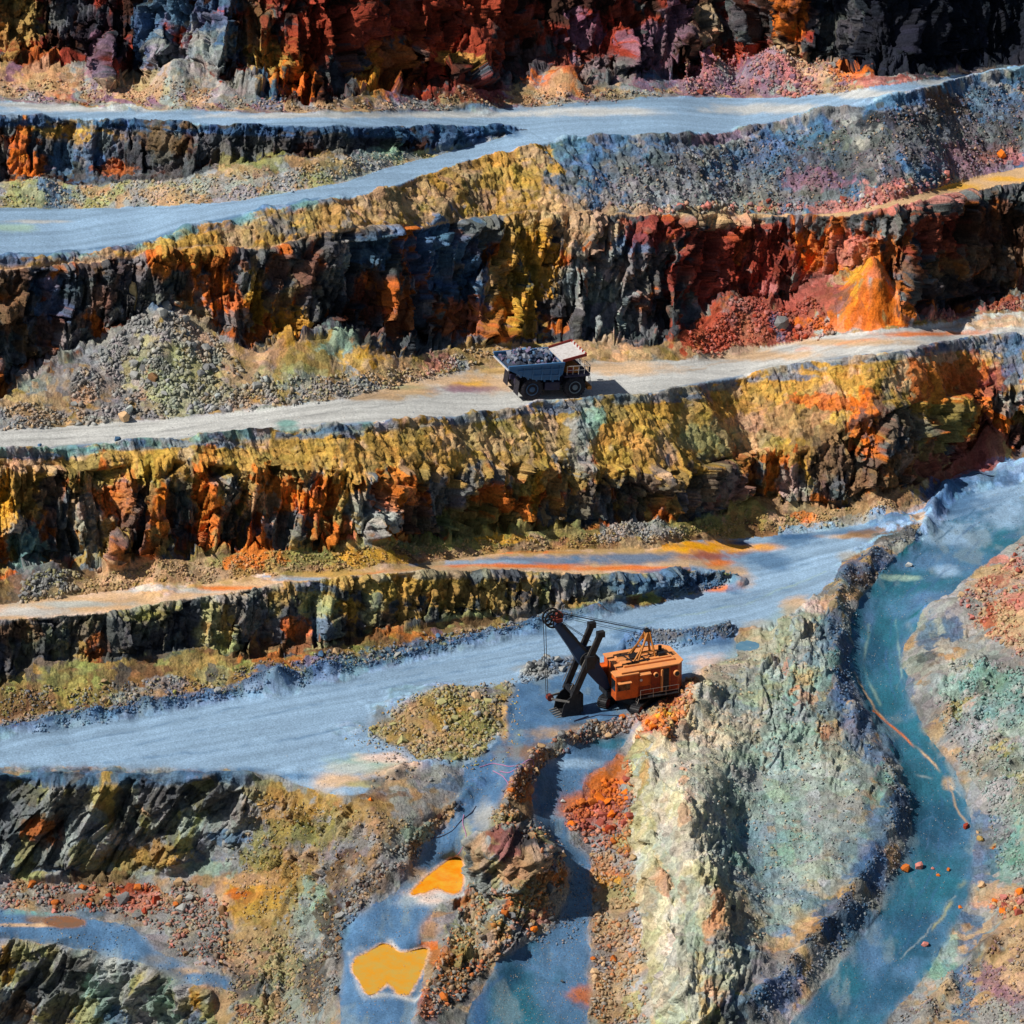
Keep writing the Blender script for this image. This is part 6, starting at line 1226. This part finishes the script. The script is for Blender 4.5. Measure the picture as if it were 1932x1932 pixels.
    o = link(bpy.data.objects.new('ore', me)); o.matrix_world = Mw; o['kind'] = 'stuff'; o['label'] = 'fine dark broken ore filling the truck body'
    while n < 90:
        x = r2.uniform(-2.6, 3.5); y = r2.uniform(-2.2, 2.2); s = r2.uniform(.26, .52)
        o = link(bpy.data.objects.new('load_rock', r2.choice(vars_)))
        o.matrix_world = Mw @ Matrix.Translation((x, y, top(x, y) + s * .35)) @ Euler((r2.uniform(0, 6), r2.uniform(0, 6), r2.uniform(0, 6))).to_matrix().to_4x4() @ Matrix.Diagonal((s, s, s, 1))
        o['label'] = 'dark blue grey block of ore heaped in the loaded dump truck'; o['category'] = 'rock'; o['group'] = 'ore blocks in the dump truck'; n += 1
    return T

def crawler(parent, y, direction=1):
    """one crawler track along x, ground at z = 0"""
    L, Hh, w = 6.2, 1.25, 1.05; r = Hh / 2 - .08
    def loop(k):
        n = 64; per = 2 * (L - 2 * r) + 2 * math.pi * r; s = per * k / n; a = L / 2 - r
        if s < 2 * a: return (-a + s, -r), math.pi
        s -= 2 * a
        if s < math.pi * r: t = -math.pi / 2 + s / r; return (a + r * math.cos(t), r * math.sin(t)), t
        s -= math.pi * r
        if s < 2 * a: return (a - s, r), 0
        s -= 2 * a; t = math.pi / 2 + s / r; return (-a + r * math.cos(t), r * math.sin(t)), t
    m = MB()
    for k in range(64):
        (x, z), _ = loop(k); (x2, z2), _ = loop(k + .88)
        d = Vector((x2 - x, 0, z2 - z)); n_ = Vector((d.z, 0, -d.x)).normalized(); dn = d.normalized()
        p = Vector((x, y, z + r + .08)); q = p + d
        m.bar(p, q, w, .11, (n_.x, 0, n_.z)); c = (p + q) / 2 + n_ * .07
        m.bar(c - dn * .035, c + dn * .035, w, .08, (n_.x, 0, n_.z))
    tr = m.build('crawler_track', M_DARK, parent)
    m = MB(); m.box(-L / 2 + r, L / 2 - r, y - w * .30, y + w * .30, .42, .98, .08)
    for k in range(7):
        x = -2.2 + k * .73; m.tube((x, y - w * .42, .36), (x, y + w * .42, .36), .24, 16)
    m.build('track_frame', M_DARK, tr)
    for s in (-1, 1):
        m = MB(); x = s * (L / 2 - r); m.tube((x, y - w * .47, r + .08), (x, y + w * .47, r + .08), r - .07, 20)
        for q in (-1, 1): m.tube((x, y + q * w * .47, r + .08), (x, y + q * (w * .47 + .07), r + .08), .2, 12)
        m.build('sprocket', M_RUST, tr)
    return tr

def shovel():
    g = ground(1192, 1326); g.z = float(np.median([ground(u, v).z for u, v in ((1140, 1340), (1160, 1330), (1192, 1326), (1180, 1345), (1215, 1312))]))
    a = math.radians(201)
    Mw = Matrix.Translation(g) @ Matrix.Rotation(a, 4, 'Z')
    T = thing('excavator', 'orange electric rope shovel with dark boom standing on the blue pad', 'excavator', mat3=Mw)
    # undercarriage turned against the house
    ua = math.radians(60) - a
    U0 = bpy.data.objects.new('undercarriage', None); link(U0); U0.empty_display_size = .2
    bpy.data.objects.remove(U0)
    Mu = Matrix.Rotation(ua, 4, 'Z')
    for y in (-1.95, 1.95):
        t_ = crawler(T, y); t_.data.transform(Mu)
        for ch in t_.children: ch.data.transform(Mu)
    m = MB(); m.box(-1.7, 1.7, -1.6, 1.6, .55, 1.25, .1); m.lathe([(1.75, -.1), (1.75, .2), (1.55, .2), (1.55, .42), (.2, .42)], 40, Matrix.Translation((0, 0, 1.25)) @ Matrix.Rotation(math.pi / 2, 4, 'X') )
    cb = m.build('car_body', M_DARK, T); cb.data.transform(Mu)
    # revolving frame
    m = MB(); m.box(-4.9, 2.7, -2.35, 2.35, 1.62, 1.95, .03); m.box(2.6, 3.3, -1.2, 1.2, 1.6, 2.3, .05); m.box(-5.0, -3.2, -2.2, 2.2, 1.35, 1.66, .06)
    m.build('revolving_frame', M_DARK, T)
    # machinery house with cut rear corners
    z0, z1 = 1.95, 4.85
    def hull(x0, x1, w, ch, za, zb, m):
        pts = [(x1, -w), (x1, w), (x0 + ch, w), (x0, w - ch), (x0, -w + ch), (x0 + ch, -w)]
        a_ = [m.bm.verts.new((p[0], p[1], za)) for p in pts]; b_ = [m.bm.verts.new((p[0], p[1], zb)) for p in pts]
        m.bm.faces.new(a_[::-1]); m.bm.faces.new(b_)
        for i in range(6): m.bm.faces.new((a_[i], a_[(i + 1) % 6], b_[(i + 1) % 6], b_[i]))
    m = MB(); hull(-4.95, 2.2, 2.48, .75, z0, z1, m)
    for x in (.35, -1.05, -2.15, -3.3, -4.15): m.box(x - .03, x + .03, 2.46, 2.52, z0 + .05, z1 - .05)
    for x in (.35, -1.05, -2.15, -3.3, -4.15): m.box(x - .03, x + .03, -2.52, -2.46, z0 + .05, z1 - .05)
    m.box(-4.1, 2.2, 2.47, 2.53, z0, z0 + .12); H = m.build('machinery_house', M_ORA, T)
    m = MB(); hull(-5.05, 2.3, 2.6, .78, z1, z1 + .12, m)
    # sloping edge panels and a raised centre
    m.box(-4.2, 1.6, -1.6, 1.6, z1 + .12, z1 + .34, .05); m.box(-3.9, -1.6, -1.2, 1.2, z1 + .34, z1 + .5, .04)
    RF = m.build('roof', M_ORR, T)
    m = MB()
    for (p, q) in (((-3.6, .9, z1 + .42), (1.2, 1.3, z1 + .42)), ((-3.0, .2, z1 + .56), (.9, .4, z1 + .46)), ((-2.4, -.6, z1 + .56), (1.5, -.7, z1 + .46)), ((-1.2, 1.3, z1 + .42), (-.6, -1.2, z1 + .42)), ((.3, 1.4, z1 + .42), (.9, -1.3, z1 + .42))): m.tube(p, q, .07, 8)
    m.box(-3.4, -2.6, .3, 1.0, z1 + .5, z1 + .85, .04); m.box(-.5, .3, -.4, .5, z1 + .34, z1 + .62, .03); m.tube((-3.4, -.6, z1 + .5), (-3.4, -.6, z1 + .95), .2, 14)
    m.build('roof_gear', M_DARK, RF)
    # door, openings, vents
    MB().box(-2.12, -1.08, 2.485, 2.53, z0 + .14, z1 - .12, .01).build('side_panel', M_ORD, H)
    MB().box(-4.12, -3.33, 2.485, 2.53, z0 + .14, z1 - .12, .01).build('side_panel', M_ORD, H)
    MB().box(-1.0, .3, 2.485, 2.52, z0 + .14, z0 + 1.0, .01).build('side_panel', M_ORD, H)
    MB().box(-3.15, -2.4, 2.49, 2.54, z0 + .12, z1 - .25, .01).build('doorway_shade', M_DARK, H)  # dark sheet standing in for the shade inside the open doorway
    MB().box(-2.38, -2.2, 2.49, 2.75, z0 + .12, z1 - .25, .01).build('door_leaf', M_ORR, H)
    for (x, z, r) in ((-1.6, 4.15, .27), (-3.95, 3.95, .33)):
        m = MB(); m.tube((x, 2.48, z), (x, 2.85, z), r, 20); o = m.build('air_vent', M_ORR, H)
        MB().tube((x, 2.85, z), (x, 2.87, z), r * .75, 20).build('vent_opening', M_DARK, o)
    m = MB(); m.hexa([(-.95, 2.5, z1 - .30), (.3, 2.5, z1 - .30), (.3, 3.0, z1 - .42), (-.95, 3.0, z1 - .42), (-.95, 2.5, z1 - .22), (.3, 2.5, z1 - .22), (.3, 3.0, z1 - .34), (-.95, 3.0, z1 - .34)]); m.build('awning', M_ORR, H)
    MB().tube((.05, 2.5, 3.75), (.05, 2.62, 3.75), .14, 14).build('lamp', M_LAMP, H)
    # operator cab at the front on the near side
    m = MB(); m.box(.42, 2.95, 1.35, 2.72, 1.9, 4.62, .05); Cb = m.build('cab', M_ORA, T)
    m = MB(); m.box(.36, 3.08, 1.27, 2.84, 4.62, 4.76, .03); m.build('cab_roof', M_ORR, Cb)
    m = MB(); m.box(1.35, 2.75, 2.70, 2.75, 2.95, 3.75, .01); m.box(2.93, 2.98, 1.55, 2.55, 2.85, 4.1, .01); m.build('window', M_GLASS, Cb)
    m = MB(); m.hexa([(1.3, 2.74, 3.95), (2.8, 2.74, 3.95), (2.8, 3.1, 3.85), (1.3, 3.1, 3.85), (1.3, 2.74, 4.0), (2.8, 2.74, 4.0), (2.8, 3.1, 3.9), (1.3, 3.1, 3.9)]); m.build('sun_visor', M_ORR, Cb)
    m = MB(); m.box(1.6, 2.95, -2.7, -1.3, 1.9, 3.9, .05); m.build('front_cabinet', M_ORA, T)
    # walkway with handrail
    m = MB(); m.box(-4.0, .35, 2.5, 3.2, 1.82, 1.9)
    for x in (-4.0, -2.9, -1.8, -.7, .35): m.bar((x, 3.15, 1.85), (x, 2.3, 1.6), .06)
    Wk = m.build('walkway', M_DARK, T)
    m = MB()
    for z in (2.35, 2.85): m.tube((-4.0, 3.18, z), (.35, 3.18, z), .025, 6)
    for x in (-4.0, -2.55, -1.1, .35): m.tube((x, 3.18, 1.86), (x, 3.18, 2.85), .025, 6)
    m.build('handrail', M_WORN, Wk)
    m = MB()
    for y in (2.62, 3.12): m.tube((.5, y, 1.9), (1.1, y, .15), .035, 6)
    for k in range(6): m.tube((.55 + .1 * k, 2.62, 1.75 - .29 * k), (.55 + .1 * k, 3.12, 1.75 - .29 * k), .025, 6)
    m.build('ladder', M_WORN, T)
    # gantry on the roof
    tp = (-1.7, z1 + 3.15); m = MB()
    for s in (-1, 1):
        m.bar((-.15, s * .95, z1 + .1), (tp[0] + .12, s * .32, tp[1]), .18); m.bar((.35, s * .95, z1 + .1), (tp[0] + .2, s * .32, tp[1] - .6), .13)
        m.bar((-2.35, s * .8, z1 + .1), (tp[0] - .1, s * .32, tp[1]), .18); m.bar((-.15 - .5, s * .8, z1 + 1.1), (-2.2, s * .66, z1 + 1.1), .1)
    m.box(tp[0] - .28, tp[0] + .3, -.42, .42, tp[1] - 1.0, tp[1] - .15, .05); m.bar((-.9, -.62, z1 + 1.6), (-.9, .62, z1 + 1.6), .1)
    G = m.build('gantry', simple('gantry ochre', (196, 128, 60), .6, 0, .3, .5, (120, 66, 36)), T)
    m = MB()
    for s in (-.25, .0, .25): m.tube((tp[0], s - .05, tp[1]), (tp[0], s + .05, tp[1]), .3, 18)
    m.build('pulley', M_DARK, G)
    # boom: box girder, deepest in the middle
    f0 = Vector((3.0, 0, 2.45)); f1 = Vector((8.85, 0, 10.95)); d = (f1 - f0).normalized(); n_ = Vector((-d.z, 0, d.x)) * -1     # n_ points down-front
    L = (f1 - f0).length
    def P(t, h, y): q = f0 + d * (L * t) + Vector((-d.z, 0, d.x)) * h; return (q.x, y, q.z)
    m = MB()
    st_ = [(0, .25, -.25, .75), (.14, .7, -.6, .85), (.42, 1.0, -.8, .8), (.62, .66, -.6, .58), (.97, .42, -.4, .46)]
    for (ta, ha, la, wa), (tb, hb, lb, wb_) in zip(st_[:-1], st_[1:]):
        m.hexa([P(ta, la, -wa), P(ta, la, wa), P(ta, ha, wa), P(ta, ha, -wa), P(tb, lb, -wb_), P(tb, lb, wb_), P(tb, hb, wb_), P(tb, hb, -wb_)])
    for t_, h_ in ((.5, .74), (.56, .66), (.68, .52), (.74, .49), (.80, .46), (.86, .43)): m.box(-.12, .12, -.3, .3, 0, .22, 0, Matrix.Translation(P(t_, h_ - .04, 0)) @ Matrix.Rotation(-math.atan2(d.z, d.x), 4, 'Y'))
    Bm = m.build('boom', M_BOOM, T)
    m = MB()
    for s in (-1, 1):
        m.bar(P(.5, .62, s * .78), P(.93, .36, s * .5), .1, .28, n_)
    m.build('boom_rib', M_DARK, Bm)
    # head sheaves with spokes
    for s in (-1, 1):
        m = MB(); c = Vector((9.1, 0, 11.3)); R = .92; y = s * .36; n = 36
        for k in range(n):
            a0, a1 = 2 * math.pi * k / n, 2 * math.pi * (k + 1) / n
            m.bar((c.x + R * math.cos(a0), y, c.z + R * math.sin(a0)), (c.x + R * math.cos(a1), y, c.z + R * math.sin(a1)), .16, .17, (math.cos(a0), 0, math.sin(a0)))
        for k in range(8):
            a0 = 2 * math.pi * k / 8; m.bar((c.x, y, c.z), (c.x + R * math.cos(a0), y, c.z + R * math.sin(a0)), .1, .12, (0, 1, 0))
        m.tube((c.x, y - .12, c.z), (c.x, y + .12, c.z), .2, 14); m.build('head_sheave', M_DARK, Bm)
    m = MB(); m.tube((9.1, -.62, 11.3), (9.1, .62, 11.3), .12, 12); m.box(8.1, 8.9, -.55, .55, 10.9, 11.3, .04); m.tube((8.3, -.35, 11.55), (8.3, .35, 11.55), .34, 16); m.build('boom_point', M_RUST, Bm)
    # saddle block and shipper shaft
    m = MB(); c = Vector((5.35, 0, 6.15)); m.tube((c.x, -1.5, c.z), (c.x, 1.5, c.z), .3, 16)
    m.tube((c.x, -.95, c.z), (c.x, -.78, c.z), .95, 28); m.tube((c.x, .78, c.z), (c.x, .95, c.z), .95, 28)
    for s in (-1, 1): m.box(c.x - .5, c.x + .5, s * 1.25 - .3, s * 1.25 + .3, c.z - .75, c.z + .75, .08)
    m.box(4.4, 5.2, -.7, .7, 5.6, 7.1, .1); m.box(3.9, 4.7, -.6, .6, 5.1, 6.1, .1); m.build('saddle_block', M_DARK, T)
    # twin handles
    up, dn = Vector((4.15, 0, 9.2)), Vector((7.15, 0, 2.35))
    for s in (-1, 1):
        m = MB(); m.bar((up.x, s * 1.25, up.z), (dn.x, s * 1.1, dn.z), .42, .62, (1, 0, 0.44)); m.box(up.x - .42, up.x + .42, s * 1.25 - .3, s * 1.25 + .3, up.z - .35, up.z + .3, .05)
        m.build('dipper_handle', M_DARK, T)
        MB().bar((up.x + .62, s * 1.25, up.z - .6), (dn.x + .32, s * 1.1, dn.z + .9), .07, .05, (1, 0, .44)).build('rack', M_WORN, T)
    MB().bar((dn.x - .1, -1.3, dn.z + .4), (dn.x - .1, 1.3, dn.z + .4), .4, .5).build('handle_yoke', M_DARK, T)
    # dipper
    pr = [(6.15, 2.55), (6.25, .55), (6.6, .12), (8.15, .10), (8.45, .35), (8.2, 1.5), (7.7, 2.15), (7.0, 2.6)]
    m = MB(); W = 1.15
    for s in (-1, 1):
        y0, y1 = s * W, s * (W - .14); m.prism(pr, min(y0, y1), max(y0, y1))
    for i, j, t in ((0, 1, .14), (1, 2, .14), (2, 3, .14), (7, 0, .14)):
        (xa, za), (xb, zb) = pr[i], pr[j]; m.bar((xa, 0, za), (xb, 0, zb), 2 * W, t, (-(zb - za), 0, xb - xa))
    for z in (.9, 1.6): m.box(6.08, 6.24, -W - .04, W + .04, z - .1, z + .1)
    m.bar((8.25, -W - .05, .22), (8.25, W + .05, .22), .3, .22, (1, 0, 0))
    D_ = m.build('dipper', M_DARK, T)
    for k in range(5):
        y = -W + .12 + k * (2 * W - .24) / 4
        MB().hexa([(8.2, y - .1, .12), (8.2, y + .1, .12), (8.2, y + .1, .40), (8.2, y - .1, .40), (9.05, y - .05, .16), (9.05, y + .05, .16), (9.05, y + .05, .22), (9.05, y - .05, .22)]).build('tooth', M_WORN, D_)
    m = MB(); m.box(5.95, 6.1, -W + .1, W - .1, .4, 2.4, .03); m.bar((6.0, -.9, 2.4), (6.5, -.9, 2.9), .16); m.bar((6.0, .9, 2.4), (6.5, .9, 2.9), .16); m.build('dipper_door', M_DARK, D_)
    m = MB()
    for s in (-1, 1): m.bar((7.6, s * 1.2, 1.9), (9.2, s * .45, 2.15), .14, .2)
    m.tube((9.2, -.55, 2.15), (9.2, .55, 2.15), .1, 10); m.build('bail', M_WORN, D_)
    MB().tube((9.35, -.28, 2.2), (9.35, .28, 2.2), .36, 20).build('padlock_sheave', M_RUST, D_)
    # ropes
    m = MB()
    for s in (-.4, -.3, .3, .4): m.tube((9.98, s, 11.3), (9.65, s * .7, 2.3), .022, 6)
    m.build('hoist_rope', M_DARK, T)
    m = MB()
    for s, dz in ((-.3, .22), (-.1, .12), (.12, .12), (.3, .22)): m.tube((8.3, s, 11.62 + dz), (tp[0], s, tp[1] + dz * .6), .026, 6)
    for s in (-.36, .36): m.tube((9.0, s, 11.7), (tp[0] + .1, s * .8, tp[1] - .5), .024, 6)
    m.build('boom_rope', M_DARK, T)
    m = MB()
    for s in (-.45, .45): m.tube((8.5, s, 11.05), (4.9, s, 8.1), .03, 6)
    m.build('crowd_rope', M_DARK, T)
    return T
dump_truck()
shovel()

# trailing cables on the ground
def cable(pts, r, mat, label):
    p = []
    for (u0, v0), (u1_, v1_) in zip(pts[:-1], pts[1:]):
        n = max(2, int(math.hypot(u1_ - u0, v1_ - v0) / 3))
        for k in range(n): p.append((u0 + (u1_ - u0) * k / n, v0 + (v1_ - v0) * k / n))
    q = np.array(p)
    for _ in range(3): q[1:-1] = (q[:-2] + 2 * q[1:-1] + q[2:]) / 4
    w = [ground(u, v) + Vector((0, 0, .06)) for u, v in q]
    m = MB(); m.path(w, r, 6); o = m.build('power_cable', mat); o['label'] = label; o['category'] = 'cable'
cable([(905, 1448), (930, 1440), (960, 1447), (985, 1446), (1010, 1440), (1005, 1452), (975, 1462), (940, 1455)], .05, M_CABLE, 'pale magenta cable looped on the blue track below the excavator')
cable([(930, 1455), (950, 1465), (958, 1480), (960, 1495), (975, 1475)], .05, M_CABLE, 'short pale cable hanging down from the looped magenta cable')
cable([(875, 1540), (872, 1555), (880, 1575), (878, 1590), (868, 1602), (858, 1612)], .05, M_CABLE, 'pale cable winding down to the orange pond')
cable([(805, 1588), (830, 1582), (855, 1568), (870, 1550), (890, 1535), (900, 1520)], .045, M_CABLED, 'dark cable crossing the blue track above the orange pond')
cable([(1110, 1352), (1080, 1362), (1130, 1350), (1175, 1352), (1150, 1362), (1110, 1370)], .045, M_CABLED, 'dark cable on the pad in front of the excavator tracks')
